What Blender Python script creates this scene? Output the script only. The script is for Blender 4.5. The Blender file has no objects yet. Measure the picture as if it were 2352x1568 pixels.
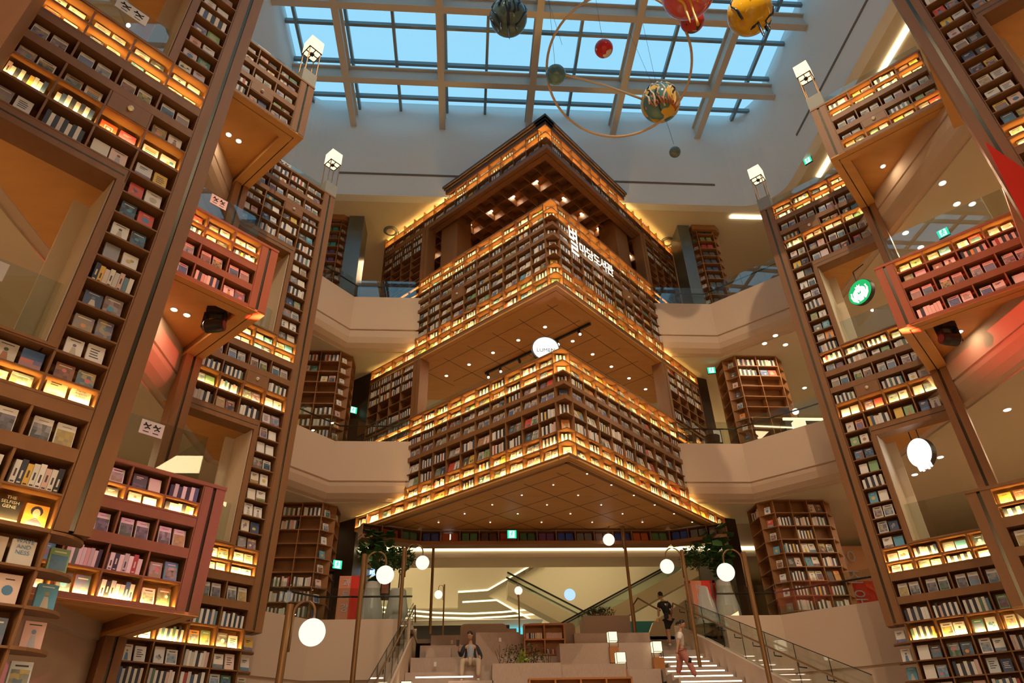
import bpy, math, random
from mathutils import Vector, Matrix
PI = math.pi
R2 = math.sqrt(.5)
SC = bpy.context.scene
COL = SC.collection

# ---------------------------------------------------------------- camera
cam_d = bpy.data.cameras.new('camera'); cam = bpy.data.objects.new('camera', cam_d); COL.objects.link(cam)
_r = Vector((0.99773, -0.06380, -0.02146)); _u = Vector((-0.01675, -0.54416, 0.83882)); _f = Vector((0.06520, 0.83655, 0.54399))
CAMP = Vector((0, 0, 1.6))
cam.matrix_world = Matrix(((_r.x, _u.x, -_f.x, 0), (_r.y, _u.y, -_f.y, 0), (_r.z, _u.z, -_f.z, 1.6), (0, 0, 0, 1)))
cam_d.sensor_width = 36; cam_d.lens = 36 * 1533.47 / 2352; cam_d.clip_end = 200
SC.camera = cam

# ---------------------------------------------------------------- sky, exposure
SC.view_settings.view_transform = 'Standard'; SC.view_settings.look = 'None'
SC.view_settings.gamma = 1; SC.view_settings.use_curve_mapping = False
SC.view_settings.exposure = 0.0
world = bpy.data.worlds.new('sky'); SC.world = world; world.use_nodes = True
bg = world.node_tree.nodes['Background']
bg.inputs[0].default_value = (0.30, 0.62, 0.83, 1); bg.inputs[1].default_value = 1.2
try:
    SC.cycles.max_bounces = 8; SC.cycles.diffuse_bounces = 5; SC.cycles.transparent_max_bounces = 12
    SC.cycles.glossy_bounces = 3; SC.cycles.sample_clamp_indirect = 6.0; SC.cycles.use_denoising = True
    SC.cycles.caustics_reflective = False; SC.cycles.caustics_refractive = False
except Exception: pass

def area(name, loc, size, power, color, rot=(0, 0, 0), sizey=None, spread=None):
    l = bpy.data.lights.new(name, 'AREA'); l.energy = power; l.color = color; l.size = size
    if sizey: l.shape = 'RECTANGLE'; l.size_y = sizey
    if spread: l.spread = spread
    o = bpy.data.objects.new(name, l); COL.objects.link(o); o.location = loc; o.rotation_euler = rot
    return o
def spot(name, loc, target, power, color, angle, blend=.5, size=.1):
    l = bpy.data.lights.new(name, 'SPOT'); l.energy = power; l.color = color; l.spot_size = angle; l.spot_blend = blend; l.shadow_soft_size = size
    o = bpy.data.objects.new(name, l); COL.objects.link(o); o.location = loc
    o.rotation_euler = (Vector(target) - Vector(loc)).to_track_quat('-Z', 'Y').to_euler()
    return o
# daylight portal in the roof opening
pt = area('skylight_portal', (2.4, 6.5, 26.2), 19.4, 1, (1, 1, 1), sizey=25.5)
pt.data.cycles.is_portal = True
WARM = (1.0, .66, .36); WARM2 = (1.0, .74, .46)
# warm fill spots added near roof beam height, without any fixtures
for i, (x, y, tx, ty, tz) in enumerate(((-1.27, 6, -3, 20, 8), (6.16, 6, 8, 20, 8), (2.4, 0, 2.6, 14, 3), (-5, 2, 9, 12, 8), (10, 2, -4, 12, 8))):
    spot('warm_fill_spot', (x, y, 24.6), (tx, ty, tz), (3800, 3800, 2600, 1800, 1800)[i], WARM2, 1.15, .9, .06)
# fill lights added behind and beside the camera; their floor bounce brightens the soffits
for x, y in ((-8.6, -3.5), (-8.6, -7.5), (13.9, -3.5), (13.9, -7.5), (2.6, -8.5)):
    area('hall_fill_light', (x, y, 8.7), 1.6, 750, WARM2, sizey=1.6)
# ---------------------------------------------------------------- materials
def mat(name, color, rough=.6, metal=0, noise=0, nscale=6, stretch=(1, 1, 1), emis=None, estr=0, attr=False, bump=0, spec=.4):
    m = bpy.data.materials.new(name); m.use_nodes = True; nt = m.node_tree; p = nt.nodes['Principled BSDF']
    p.inputs['Base Color'].default_value = (*color, 1); p.inputs['Roughness'].default_value = rough; p.inputs['Metallic'].default_value = metal
    p.inputs['Specular IOR Level'].default_value = spec
    if emis: p.inputs['Emission Color'].default_value = (*emis, 1); p.inputs['Emission Strength'].default_value = estr
    src = None
    if attr:
        a = nt.nodes.new('ShaderNodeAttribute'); a.attribute_name = 'Col'; src = a.outputs['Color']; nt.links.new(src, p.inputs['Base Color'])
    if noise or bump:
        tc = nt.nodes.new('ShaderNodeTexCoord'); mp = nt.nodes.new('ShaderNodeMapping'); mp.inputs['Scale'].default_value = stretch
        n = nt.nodes.new('ShaderNodeTexNoise'); n.inputs['Scale'].default_value = nscale; n.inputs['Detail'].default_value = 3
        nt.links.new(tc.outputs['Object'], mp.inputs[0]); nt.links.new(mp.outputs[0], n.inputs['Vector'])
        if noise:
            mr = nt.nodes.new('ShaderNodeMapRange'); mr.inputs[3].default_value = 1 - noise; mr.inputs[4].default_value = 1 + noise
            nt.links.new(n.outputs[0], mr.inputs[0])
            mx = nt.nodes.new('ShaderNodeMix'); mx.data_type = 'RGBA'; mx.blend_type = 'MULTIPLY'; mx.inputs[0].default_value = 1
            mx.inputs[6].default_value = (*color, 1)
            if src: nt.links.new(src, mx.inputs[6])
            nt.links.new(mr.outputs[0], mx.inputs[7]); nt.links.new(mx.outputs[2], p.inputs['Base Color'])
        if bump:
            b = nt.nodes.new('ShaderNodeBump'); b.inputs['Strength'].default_value = bump; b.inputs['Distance'].default_value = .02
            nt.links.new(n.outputs[0], b.inputs['Height']); nt.links.new(b.outputs[0], p.inputs['Normal'])
    return m
def emat(name, color, s):
    m = bpy.data.materials.new(name); m.use_nodes = True; nt = m.node_tree
    for n in list(nt.nodes): nt.nodes.remove(n)
    e = nt.nodes.new('ShaderNodeEmission'); e.inputs[0].default_value = (*color, 1); e.inputs[1].default_value = s
    o = nt.nodes.new('ShaderNodeOutputMaterial'); nt.links.new(e.outputs[0], o.inputs[0]); return m
def glassmat(name, tint=(.93, .97, .96), refl=.07, rough=.0):
    m = bpy.data.materials.new(name); m.use_nodes = True; nt = m.node_tree
    for n in list(nt.nodes): nt.nodes.remove(n)
    t = nt.nodes.new('ShaderNodeBsdfTransparent'); t.inputs[0].default_value = (*tint, 1)
    g = nt.nodes.new('ShaderNodeBsdfGlossy'); g.inputs['Roughness'].default_value = rough
    lw = nt.nodes.new('ShaderNodeLayerWeight'); lw.inputs[0].default_value = .25
    mr = nt.nodes.new('ShaderNodeMapRange'); mr.inputs[3].default_value = refl; mr.inputs[4].default_value = .8
    pw = nt.nodes.new('ShaderNodeMath'); pw.operation = 'POWER'; pw.inputs[1].default_value = 3
    nt.links.new(lw.outputs['Facing'], pw.inputs[0]); nt.links.new(pw.outputs[0], mr.inputs[0])
    mx = nt.nodes.new('ShaderNodeMixShader'); nt.links.new(mr.outputs[0], mx.inputs[0]); nt.links.new(t.outputs[0], mx.inputs[1]); nt.links.new(g.outputs[0], mx.inputs[2])
    o = nt.nodes.new('ShaderNodeOutputMaterial'); nt.links.new(mx.outputs[0], o.inputs[0]); return m
M = {}
M['wood'] = mat('oak veneer', (.26, .120, .045), .5, noise=.16, nscale=3, stretch=(2, 2, .25))
M['woodh'] = mat('oak veneer cross grain', (.30, .135, .05), .5, noise=.14, nscale=4, stretch=(.5, .5, 3))
M['soffit'] = mat('oak ceiling panel', (.68, .35, .105), .5, noise=.12, nscale=2, stretch=(.6, 2.4, 1))
M['dwood'] = mat('dark walnut', (.05, .032, .02), .5, noise=.2, nscale=4)
M['groove'] = mat('bronze inlay', (.10, .085, .06), .25, .8)
M['wall'] = mat('cream plaster', (.64, .50, .385), .8, noise=.04, nscale=.5)
M['ceil'] = mat('cream ceiling', (.68, .60, .46), .85, noise=.03, nscale=.4)
M['upper'] = mat('white plaster', (.84, .85, .84), .8, noise=.03, nscale=.4)
M['stone'] = mat('limestone tile', (.52, .44, .36), .55, noise=.12, nscale=7)
M['tier'] = mat('woven stone-effect tier', (.46, .36, .30), .8, noise=.14, nscale=18, stretch=(3, 3, .6))
M['floor'] = mat('beige floor', (.50, .42, .32), .35, noise=.08, nscale=2)
M['white'] = mat('white gloss', (.75, .74, .72), .25)
M['black'] = mat('black metal', (.015, .015, .016), .35)
M['dark'] = mat('dark panel', (.035, .032, .03), .5)
M['steel'] = mat('blue grey steel', (.16, .19, .2), .3, .6, noise=.1, nscale=3)
M['brass'] = mat('aged brass', (.26, .145, .06), .42, .55)
M['conc'] = mat('grey stone', (.30, .31, .29), .6, noise=.08)
M['beam'] = mat('white painted steel', (.58, .53, .46), .5)
M['mull'] = mat('grey mullion', (.20, .24, .26), .4, .3)
M['glass'] = glassmat('clear glass')
M['roofglass'] = glassmat('roof glass', (.96, .99, 1), .01)
M['railglass'] = glassmat('railing glass', (.88, .93, .91), .10)
M['book'] = mat('book cover', (.8, .8, .8), .5, attr=True)
M['led'] = emat('warm led strip', (1, .66, .19), 400)
M['lamp'] = emat('opal lamp', (1, .90, .78), 1.15)
M['cove'] = emat('cove light', (1, .80, .45), 2.2)
M['shade'] = emat('paper lamp shade', (1, .80, .50), 1.6)
M['down'] = emat('downlight', (1, .80, .55), 6)
M['sign'] = emat('white sign light', (1, .93, .74), 2.2)

# ---------------------------------------------------------------- mesh helpers
class MB:
    def __init__(s): s.v = []; s.f = []; s.m = []; s.c = []
    def poly(s, pts, m=0, c=None):
        i = len(s.v); s.v += [tuple(p) for p in pts]; s.f.append(tuple(range(i, i + len(pts)))); s.m.append(m); s.c.append(c)
    def hexa(s, P, m=0, c=None, c2=None):   # P: 8 points, 0-3 one end, 4-7 the other
        i = len(s.v); s.v += [tuple(p) for p in P]
        for q in ((0, 3, 2, 1), (4, 5, 6, 7), (0, 1, 5, 4), (1, 2, 6, 5), (2, 3, 7, 6), (3, 0, 4, 7)):
            s.f.append(tuple(i + k for k in q)); s.m.append(m); s.c.append(c)
    def box(s, x0, x1, y0, y1, z0, z1, m=0, c=None):
        s.hexa([(x0, y0, z0), (x1, y0, z0), (x1, y1, z0), (x0, y1, z0), (x0, y0, z1), (x1, y0, z1), (x1, y1, z1), (x0, y1, z1)], m, c)
    def fbox(s, F, s0, s1, d0, d1, z0, z1, m=0, c=None):
        a, b = (s0, s1)
        s.hexa([F(a, d0, z0), F(b, d0, z0), F(b, d1, z0), F(a, d1, z0), F(a, d0, z1), F(b, d0, z1), F(b, d1, z1), F(a, d1, z1)], m, c)
    def prism(s, pts, z0, z1, m=0, c=None):  # pts: plan polygon
        n = len(pts); i = len(s.v); s.v += [(p[0], p[1], z0) for p in pts] + [(p[0], p[1], z1) for p in pts]
        s.f.append(tuple(i + k for k in range(n))[::-1]); s.f.append(tuple(i + n + k for k in range(n)))
        for k in range(n): s.f.append((i + k, i + (k + 1) % n, i + n + (k + 1) % n, i + n + k))
        s.m += [m] * (n + 2); s.c += [c] * (n + 2)
    def tube(s, pts, r, n=8, m=0, c=None, caps=True):
        pts = [Vector(p) for p in pts]; k = len(pts); rr = r if isinstance(r, (list, tuple)) else [r] * k
        i = len(s.v); up = None
        for j, p in enumerate(pts):
            t = (pts[min(j + 1, k - 1)] - pts[max(j - 1, 0)]).normalized()
            if up is None: up = Vector((0, 0, 1)) if abs(t.z) < .9 else Vector((1, 0, 0))
            a = t.cross(up).normalized(); b = t.cross(a).normalized(); up = b.cross(t) if False else -b if False else up
            for q in range(n):
                w = 2 * PI * q / n; s.v.append(tuple(p + rr[j] * (math.cos(w) * a + math.sin(w) * b)))
        for j in range(k - 1):
            for q in range(n):
                s.f.append((i + j * n + q, i + j * n + (q + 1) % n, i + (j + 1) * n + (q + 1) % n, i + (j + 1) * n + q)); s.m.append(m); s.c.append(c)
        if caps:
            s.f.append(tuple(i + q for q in range(n))[::-1]); s.f.append(tuple(i + (k - 1) * n + q for q in range(n))); s.m += [m, m]; s.c += [c, c]
    def lathe(s, prof, cx, cy, n=20, m=0, c=None):
        i = len(s.v); k = len(prof)
        for r, z in prof:
            for q in range(n): w = 2 * PI * q / n; s.v.append((cx + r * math.cos(w), cy + r * math.sin(w), z))
        for j in range(k - 1):
            for q in range(n):
                s.f.append((i + j * n + q, i + j * n + (q + 1) % n, i + (j + 1) * n + (q + 1) % n, i + (j + 1) * n + q)); s.m.append(m); s.c.append(c)
        s.f.append(tuple(i + q for q in range(n))[::-1]); s.f.append(tuple(i + (k - 1) * n + q for q in range(n))); s.m += [m, m]; s.c += [c, c]
    def sphere(s, C, r, n=24, k=14, m=0, c=None, sq=(1, 1, 1)):
        i = len(s.v); x, y, z = C
        for j in range(1, k):
            t = PI * j / k
            for q in range(n): w = 2 * PI * q / n; s.v.append((x + r * sq[0] * math.sin(t) * math.cos(w), y + r * sq[1] * math.sin(t) * math.sin(w), z + r * sq[2] * math.cos(t)))
        s.v += [(x, y, z + r * sq[2]), (x, y, z - r * sq[2])]; T = i + (k - 1) * n
        for j in range(k - 2):
            for q in range(n): s.f.append((i + j * n + q, i + (j + 1) * n + q, i + (j + 1) * n + (q + 1) % n, i + j * n + (q + 1) % n)); s.m.append(m); s.c.append(c)
        for q in range(n):
            s.f.append((T, i + q, i + (q + 1) % n)); s.f.append((T + 1, i + (k - 2) * n + (q + 1) % n, i + (k - 2) * n + q)); s.m += [m, m]; s.c += [c, c]
    def build(s, name, mats, parent=None, smooth=False, org=(0, 0, 0), fix=False, **props):
        if not isinstance(mats, (list, tuple)): mats = [mats]
        if parent is not None:
            w = Vector((0, 0, 0)); p = parent
            while p is not None: w = w + p.location; p = p.parent
            org = w
        o0 = Vector(org)
        me = bpy.data.meshes.new(name); me.from_pydata([(x - o0.x, y - o0.y, z - o0.z) for x, y, z in s.v], [], s.f)
        for m_ in mats: me.materials.append(M[m_] if isinstance(m_, str) else m_)
        me.polygons.foreach_set('material_index', s.m)
        if smooth: me.polygons.foreach_set('use_smooth', [True] * len(s.f))
        if any(c is not None for c in s.c):
            at = me.color_attributes.new('Col', 'FLOAT_COLOR', 'CORNER'); buf = []
            for f, c in zip(s.f, s.c):
                c = c or (.8, .8, .8); buf += [c[0], c[1], c[2], 1.0] * len(f)
            at.data.foreach_set('color', buf)
        if fix:
            import bmesh
            bm = bmesh.new(); bm.from_mesh(me); bmesh.ops.recalc_face_normals(bm, faces=bm.faces); bm.to_mesh(me); bm.free()
        me.update()
        o = bpy.data.objects.new(name, me); COL.objects.link(o)
        if parent is not None: o.parent = parent
        else: o.location = o0
        for k, v in props.items(): o[k] = v
        return o
def thing(name, label, cat, loc=(0, 0, 0), group=None):
    o = bpy.data.objects.new(name, None); COL.objects.link(o); o.location = loc; o['label'] = label; o['category'] = cat
    if group: o['group'] = group
    o.empty_display_size = .1
    return o
def tag(o, label, cat, group=None):
    o['label'] = label; o['category'] = cat
    if group: o['group'] = group
    return o
def struct(name, mb, m, **k):
    o = mb.build(name, m, **k); o['kind'] = 'structure'; return o
def frame(ox, oy, sd, dd):
    return lambda s, d, z: (ox + s * sd[0] + d * dd[0], oy + s * sd[1] + d * dd[1], z)
def AB(a, b): return ((b - a) * R2, (a + b) * R2)
MINUS_B = (-R2, -R2); PLUS_A = (-R2, R2); MINUS_A = (R2, -R2); PLUS_B = (R2, R2)
rnd = random.Random(7)
# ================================================================ the setting
HOLE_L = [(-6.6, -9.5), (-6.6, 17.3), (-5.3, 18.9), (-4.25, 20.2), (-1.8, 20.2)]
HOLE_R = [(7.05, 20.2), (9.25, 20.2), (11.3, 18.3), (11.8, 17.6), (11.8, -9.5)]
def arc(cx, cy, r, a0, a1, n=8): return [(cx + r * math.cos(a0 + (a1 - a0) * i / n), cy + r * math.sin(a0 + (a1 - a0) * i / n)) for i in range(n + 1)]
UP = [(-7.3, -9.5)] + arc(-6.1, 18.15, 1.2, PI, PI / 2) + arc(11.0, 17.75, 1.6, PI / 2, 0) + [(12.6, -9.5)]
X0, X1, Y0, Y1 = -17, 22, -10, 40
fl = MB(); fl.box(X0, X1, Y0, Y1, -.3, 0); struct('floor', fl, 'floor')
HOLE_L2 = [(-7.0, -9.5), (-7.0, 17.45), (-5.6, 19.2), (-4.4, 20.6)]; HOLE_R2 = [(9.4, 20.6), (11.6, 18.6), (12.2, 17.8), (12.2, -9.5)]
def slab(zb, zt, name, ytop=20.6, mid=None, Y2=Y1):
    for nm, m_, z0, z1 in (('ceiling', 'ceil', zb, zb + .12), ('floor', 'floor', zt - .12, zt)):
        q = MB()
        q.prism([(X0, -9.5)] + HOLE_L2 + [(-4.4, Y1), (X0, Y1)], z0, z1)
        q.prism([(9.4, Y1)] + HOLE_R2 + [(X1, -9.5), (X1, Y1)], z0, z1)
        yy = mid if (mid and nm == 'floor') else ytop
        if mid is None or nm == 'floor':
            if mid and nm == 'floor':
                q.box(-4.4, -1.45, ytop, Y1, z0, z1); q.box(7.5, 9.4, ytop, Y1, z0, z1); q.box(-1.45, 7.5, mid, Y1, z0, z1)
            else: q.box(-4.4, 9.4, yy, Y2, z0, z1)
        struct(nm, q, m_)
slab(14.42, 16.5, 'F3'); slab(8.85, 10.65, 'F2', Y2=24.2); slab(4.3, 5.25, 'F1', mid=22.95)
q = MB(); q.prism([(X0, -9.5)] + UP[:10] + [(2, 19.35), (2, Y1), (X0, Y1)], 21.0, 21.1); q.prism([(2, Y1), (2, 19.35)] + UP[10:] + [(X1, -9.5), (X1, Y1)], 21.0, 21.1)
struct('ceiling', q, 'ceil')
# roof around the skylight
q = MB(); q.box(X0, -7.3, Y0, Y1, 26.4, 26.7); q.box(12.6, X1, Y0, Y1, 26.4, 26.7); q.box(-7.3, 12.6, 19.35, Y1, 26.4, 26.7); q.box(-7.3, 12.6, Y0, -6, 26.4, 26.7)
q.prism([(-7.3, 19.35), (-7.3, 18.15)] + arc(-6.1, 18.15, 1.2, PI, PI / 2)[1:], 26.3, 26.5); q.prism([(12.6, 19.35)] + arc(11.0, 17.75, 1.6, PI / 2, 0), 26.3, 26.5)
struct('ceiling', q, 'upper')
for nm, x0, x1, y0, y1 in (('wall_left', X0 - .3, X0, Y0, Y1), ('wall_right', X1, X1 + .3, Y0, Y1), ('wall_back', X0, X1, Y1, Y1 + .3), ('wall_front', X0, X1, Y0 - .3, Y0)):
    q = MB(); q.box(x0, x1, y0, y1, -.3, 26.7); struct(nm, q, 'wall')
def sweep(pl, prof, sign):
    """prof: (offset away from the atrium, z); pl: plan polyline"""
    n = len(pl); nr = []
    for i in range(n - 1):
        dx, dy = pl[i + 1][0] - pl[i][0], pl[i + 1][1] - pl[i][1]; L = math.hypot(dx, dy); nr.append((-dy / L * sign, dx / L * sign))
    rows = []
    for i in range(n):
        a = nr[max(i - 1, 0)]; b = nr[min(i, n - 2)]; mx, my = a[0] + b[0], a[1] + b[1]; L2 = (mx * mx + my * my) / 2
        mx, my = mx / L2, my / L2
        rows.append([(pl[i][0] + mx * o, pl[i][1] + my * o, z) for o, z in prof])
    q = MB(); k = len(prof)
    q.v = [p for r in rows for p in r]
    for i in range(n - 1):
        for j in range(k - 1): q.f.append((i * k + j, (i + 1) * k + j, (i + 1) * k + j + 1, i * k + j + 1))
    q.f.append(tuple(range(k))); q.f.append(tuple((n - 1) * k + j for j in range(k))[::-1])
    q.m = [0] * len(q.f); q.c = [None] * len(q.f); return q
q = sweep(UP, [(.35, 20.98), (-.04, 20.96), (-.04, 26.5), (.35, 26.5), (.35, 20.98)], 1); struct('wall_upper', q, 'upper', fix=True)
for i, pts in enumerate(([(-5.35, 19.29), (10.2, 19.29)], [(12.54, 16.6), (12.54, 2)])):
    q = sweep(pts, [(0, 22.1), (0, 22.2), (.06, 22.2), (.06, 22.1), (0, 22.1)], 1); struct('trim_1', q, mat('slot diffuser', (.16, .12, .09), .6))
for T, C, B, F in ((16.6, 15.15, 14.42, 16.5), (10.78, 9.42, 8.85, 10.65), (5.35, 3.8, 3.0, 5.25)):
    prof = [(.25, F), (.25, T), (0, T), (0, C + .02), (.05, C + .015), (.05, C - .02), (.0, C - .05), (.02, B + .42), (.10, B + .22), (.24, B + .08), (.55, B), (.55, F), (.25, F)]
    if B < 4: prof = [(.25, F), (.25, T), (0, T), (0, C + .02), (.06, C + .01), (.06, C - .03), (.05, C - .06), (.05, 0), (.3, 0), (.3, F), (.25, F)]
    for nm, pl in (('wall_left', HOLE_L), ('wall_right', HOLE_R)):
        if B < 4:
            pl = HOLE_L[:-1] + [(-1.5, 20.2)] if nm == 'wall_left' else [(7.55, 20.2)] + HOLE_R[1:]
        struct(nm, sweep(pl, prof, 1), 'wall', fix=True)
# ---------------- skylight
q = MB(); q.box(-7.3, 12.6, -6, 19.35, 26.32, 26.34); sky = struct('window_1', q, 'roofglass')
BU = (-5.05, -1.27, 2.43, 6.16, 9.95)
for x in BU:
    q = MB(); q.box(x - .13, x + .13, -6, 19.35, 25.0, 25.06); q.box(x - .04, x + .04, -6, 19.35, 25.06, 25.75); q.box(x - .13, x + .13, -6, 19.35, 25.7, 25.76)
    struct('trim_2', q, 'beam')
for y in (17.05, 13.95, 10.85, 7.75, 4.65, 1.55):
    q = MB(); q.box(-7.3, 12.6, y - .13, y + .13, 25.006, 25.066); q.box(-7.3, 12.6, y - .03, y + .03, 25.06, 25.75); q.box(-7.3, 12.6, y - .13, y + .13, 25.71, 25.77)
    struct('trim_3', q, 'beam')
for x in (-6.85, -4.9, -3.12, -1.1, .56, 2.6, 4.23, 6.35, 8.03, 10.15, 11.68):
    q = MB(); q.box(x - .055, x + .055, -6, 19.35, 26.08, 26.3); struct('trim_4', q, 'mull')
for i in range(15):
    y = 18.65 - 1.64 * i; q = MB(); q.box(-7.3, 12.6, y - .06, y + .06, 26.1, 26.28); struct('trim_5', q, 'mull')

# ================================================================ shelving
BOOKS = []      # dicts
COVERS = [(.78, .74, .66), (.80, .77, .72), (.74, .66, .56), (.82, .80, .77), (.70, .45, .40), (.10, .10, .11), (.06, .09, .18), (.62, .10, .07), (.12, .35, .52),
          (.75, .52, .10), (.25, .42, .20), (.80, .62, .55), (.72, .72, .74), (.30, .30, .32), (.68, .58, .62), (.82, .35, .10), (.08, .22, .16), (.60, .66, .70)]
CNAME = ['ivory', 'cream', 'tan', 'white', 'dusty pink', 'black', 'navy', 'red', 'blue', 'mustard', 'green', 'peach', 'pale grey', 'charcoal', 'mauve', 'orange', 'dark green', 'pale blue']
CW = [9, 9, 4, 12, 3, 5, 4, 3, 3, 3, 2, 4, 5, 4, 3, 2, 2, 3]
SPINES = [(.80, .77, .70), (.83, .81, .77), (.05, .06, .09), (.04, .04, .05), (.74, .66, .60), (.07, .12, .24), (.45, .08, .08), (.60, .58, .56), (.15, .30, .38), (.72, .50, .45), (.80, .50, .10), (.12, .20, .14)]
SNAME = ['cream', 'white', 'dark navy', 'black', 'beige', 'blue', 'dark red', 'grey', 'teal', 'pink', 'amber', 'dark green']
SERIES = [(.13, .06, .05), (.06, .09, .30), (.05, .10, .45), (.35, .05, .04), (.50, .12, .05), (.20, .20, .20), (.08, .16, .09), (.10, .22, .10), (.25, .16, .12), (.18, .08, .20)]
def pick(seq, w): return rnd.choices(range(len(seq)), w)[0]
class Cell: pass
def add_cell(F, s0, s1, z0, z1, kind, info, ddp=.03, flip=1):
    """fill one cell with books. flip: +1 if s grows to the viewer's left, -1 if to the right"""
    w = s1 - s0; h = z1 - z0
    t = kind if kind in 'PSX' else rnd.choice('CCS')
    if t == 'X': return
    if t == 'S' or (t == 'C' and False):
        n = rnd.randint(7, 9) if w > .5 else 4; bw = (w * .86) / n; x = s0 + w * .07; dark = rnd.random() < .5
        hm = min(.30, h * .80)
        for i in range(n):
            ci = pick(SPINES, (4, 8, 0, 0, 3, 0, 0, 1, 0, 1, 1, 0) if (i + dark) % 2 else (0, 1, 7, 5, 1, 2, 1, 1, 1, 1, 0, 1))
            BOOKS.append(dict(t='S', F=F, s=x + bw / 2, d=ddp, z=z0, w=bw * .94, h=hm * rnd.uniform(.80, 1), th=.16, ci=ci, k=i, info=info, n=n, flip=flip)); x += bw
    elif t == 'P':
        for i in (0, 1):
            bw = .21 * w / .6; hh = min(.31, h * .82)
            BOOKS.append(dict(t='C', F=F, s=s0 + w * (.29 + .43 * i), d=ddp, z=z0, w=bw, h=hh, th=.03, ci=3, k=i, info=info, art='band', n=2, flip=flip))
    else:
        for i in (0, 1):
            ci = pick(COVERS, CW); bw = w * rnd.uniform(.33, .40); hh = min(.30, h * rnd.uniform(.66, .84))
            BOOKS.append(dict(t='C', F=F, s=s0 + w * (.29 + .43 * i), d=ddp, z=z0, w=bw, h=hh, th=.035, ci=ci, k=i, info=info, art=rnd.choice(('plain', 'disc', 'photo', 'low', 'text', 'blobs', 'figure', 'full', 'full', 'photo')), n=2, flip=flip))
def shelf_parts(parent, F, bays, rows, D=.33, wood='wood', trim=.028, lit_mb=None, nm=('shelf', 'divider')):
    """bays: s values of the dividers; rows: (ztop, zbot, lit)"""
    q = MB(); zt = rows[0][0]; zb = rows[-1][1]
    q.fbox(F, bays[0], bays[-1], D, D + .03, zb, zt); q.build('back_panel', wood, parent)
    for s in bays:
        q = MB(); q.fbox(F, s - trim / 2, s + trim / 2, 0, D, zb - .01, zt + .01); q.build(nm[1], wood, parent)
    prev = None
    for (a, b, l) in rows:
        if prev is None or abs(prev - a) > .001:
            q = MB(); top = a + .02 if prev is None else prev; q.fbox(F, bays[0], bays[-1], -.006, D, a, max(top - .0, a + .02))
            q.build('fascia' if prev is not None else nm[0], wood, parent)
        q = MB(); q.fbox(F, bays[0], bays[-1], -.004, D, b - .012, b + .012); q.build(nm[0], wood, parent); prev = b
def leds(parent, F, bays, z0, z1, name='led_strip'):
    q = MB()
    for i in range(len(bays) - 1):
        s0, s1 = bays[i] + .02, bays[i + 1] - .02
        q.poly([F(s0, .0055, z0 + .014), F(s0, .0055, z0 + .030), F(s1, .0055, z0 + .030), F(s1, .0055, z0 + .014)])
    if q.f:
        st_ = q.build(name, 'led', parent); q = MB(); q.fbox(F, bays[0], bays[-1], -.006, .004, z0 - .01, z0 + .032); q.build('shelf_lip', 'wood', parent)
ORD = ['top', 'second', 'third', 'fourth', 'fifth', 'sixth', 'seventh', 'eighth', 'ninth', 'tenth', 'eleventh', 'twelfth', 'thirteenth', 'fourteenth', 'fifteenth', 'sixteenth', 'seventeenth', 'eighteenth', 'nineteenth', 'twentieth'] + ['lower'] * 30
# absolute heights of the shelf rows, shared by all the towers
L3 = [(17.38, 17.05), (17.05, 16.78), (16.63, 16.27), (16.11, 15.84), (15.84, 15.50), (15.50, 15.07), (15.07, 14.66)]
L3s = [(14.66, 14.25), (14.25, 13.85), (13.85, 13.46), (13.46, 13.07), (13.07, 12.68), (12.68, 12.30), (12.30, 11.93), (11.93, 11.56)]
L2 = [(11.56, 11.22), (11.22, 10.96), (10.80, 10.43), (10.28, 9.93), (9.93, 9.49), (9.49, 9.05)]
L2s = [(9.05, 8.66), (8.66, 8.27), (8.27, 7.88), (7.88, 7.49), (7.49, 7.10), (7.10, 6.72), (6.72, 6.35), (6.35, 5.98)]
L1 = [(5.98, 5.65), (5.65, 5.40), (5.24, 4.87), (4.72, 4.33), (4.33, 3.92), (3.92, 3.53), (3.53, 3.15), (3.15, 2.77), (2.77, 2.39), (2.39, 2.0), (2.0, 1.6), (1.6, 1.2), (1.2, .8), (.8, .4)]
def rows_of(tbl, lit): return [(a, b, i in lit) for i, (a, b) in enumerate(tbl)]
def groove_frame_soffit(parent, poly_in, z, name='soffit'):
    pass
def face_block(parent, F, bays, tbl, lit, tower, lvl, flip, wood='wood', display=2, drawer=None, start=0):
    rows = rows_of(tbl, lit)
    shelf_parts(parent, F, bays, rows, wood=wood)
    for r, (a, b, l) in enumerate(rows):
        if l: leds(parent, F, bays, b, a)
        for i in range(len(bays) - 1):
            if drawer == (r, i):
                q = MB(); q.fbox(F, bays[i] + .02, bays[i + 1] - .02, -.012, .2, b + .015, a - .01); dr = q.build('drawer', wood, parent)
                q = MB(); c = F((bays[i] + bays[i + 1]) / 2, -.03, (a + b) / 2 + .02); q.sphere(c, .045, 12, 8); q.build('knob', 'white', dr)
                continue
            add_cell(F, bays[i] + .02, bays[i + 1] - .02, b + .014, a, 'P' if r == display and tbl is not L3s and tbl is not L2s else 'M', (tower, lvl, r, i + start, l), ddp=.06 if l else .035, flip=flip)
def post(parent, F, z0, z1, w=.40, wood='wood'):
    q = MB(); q.fbox(F, 0, .175, 0, w, z0, z1); q.fbox(F, .235, w, 0, w, z0, z1); q.fbox(F, .175, .235, .225, w, z0, z1)
    q.build('corner_post', wood, parent)
    q = MB(); q.fbox(F, .175, .235, .02, .225, z0 + .03, z1 - .03); q.build('inlay_strip', 'groove', parent)
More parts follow.
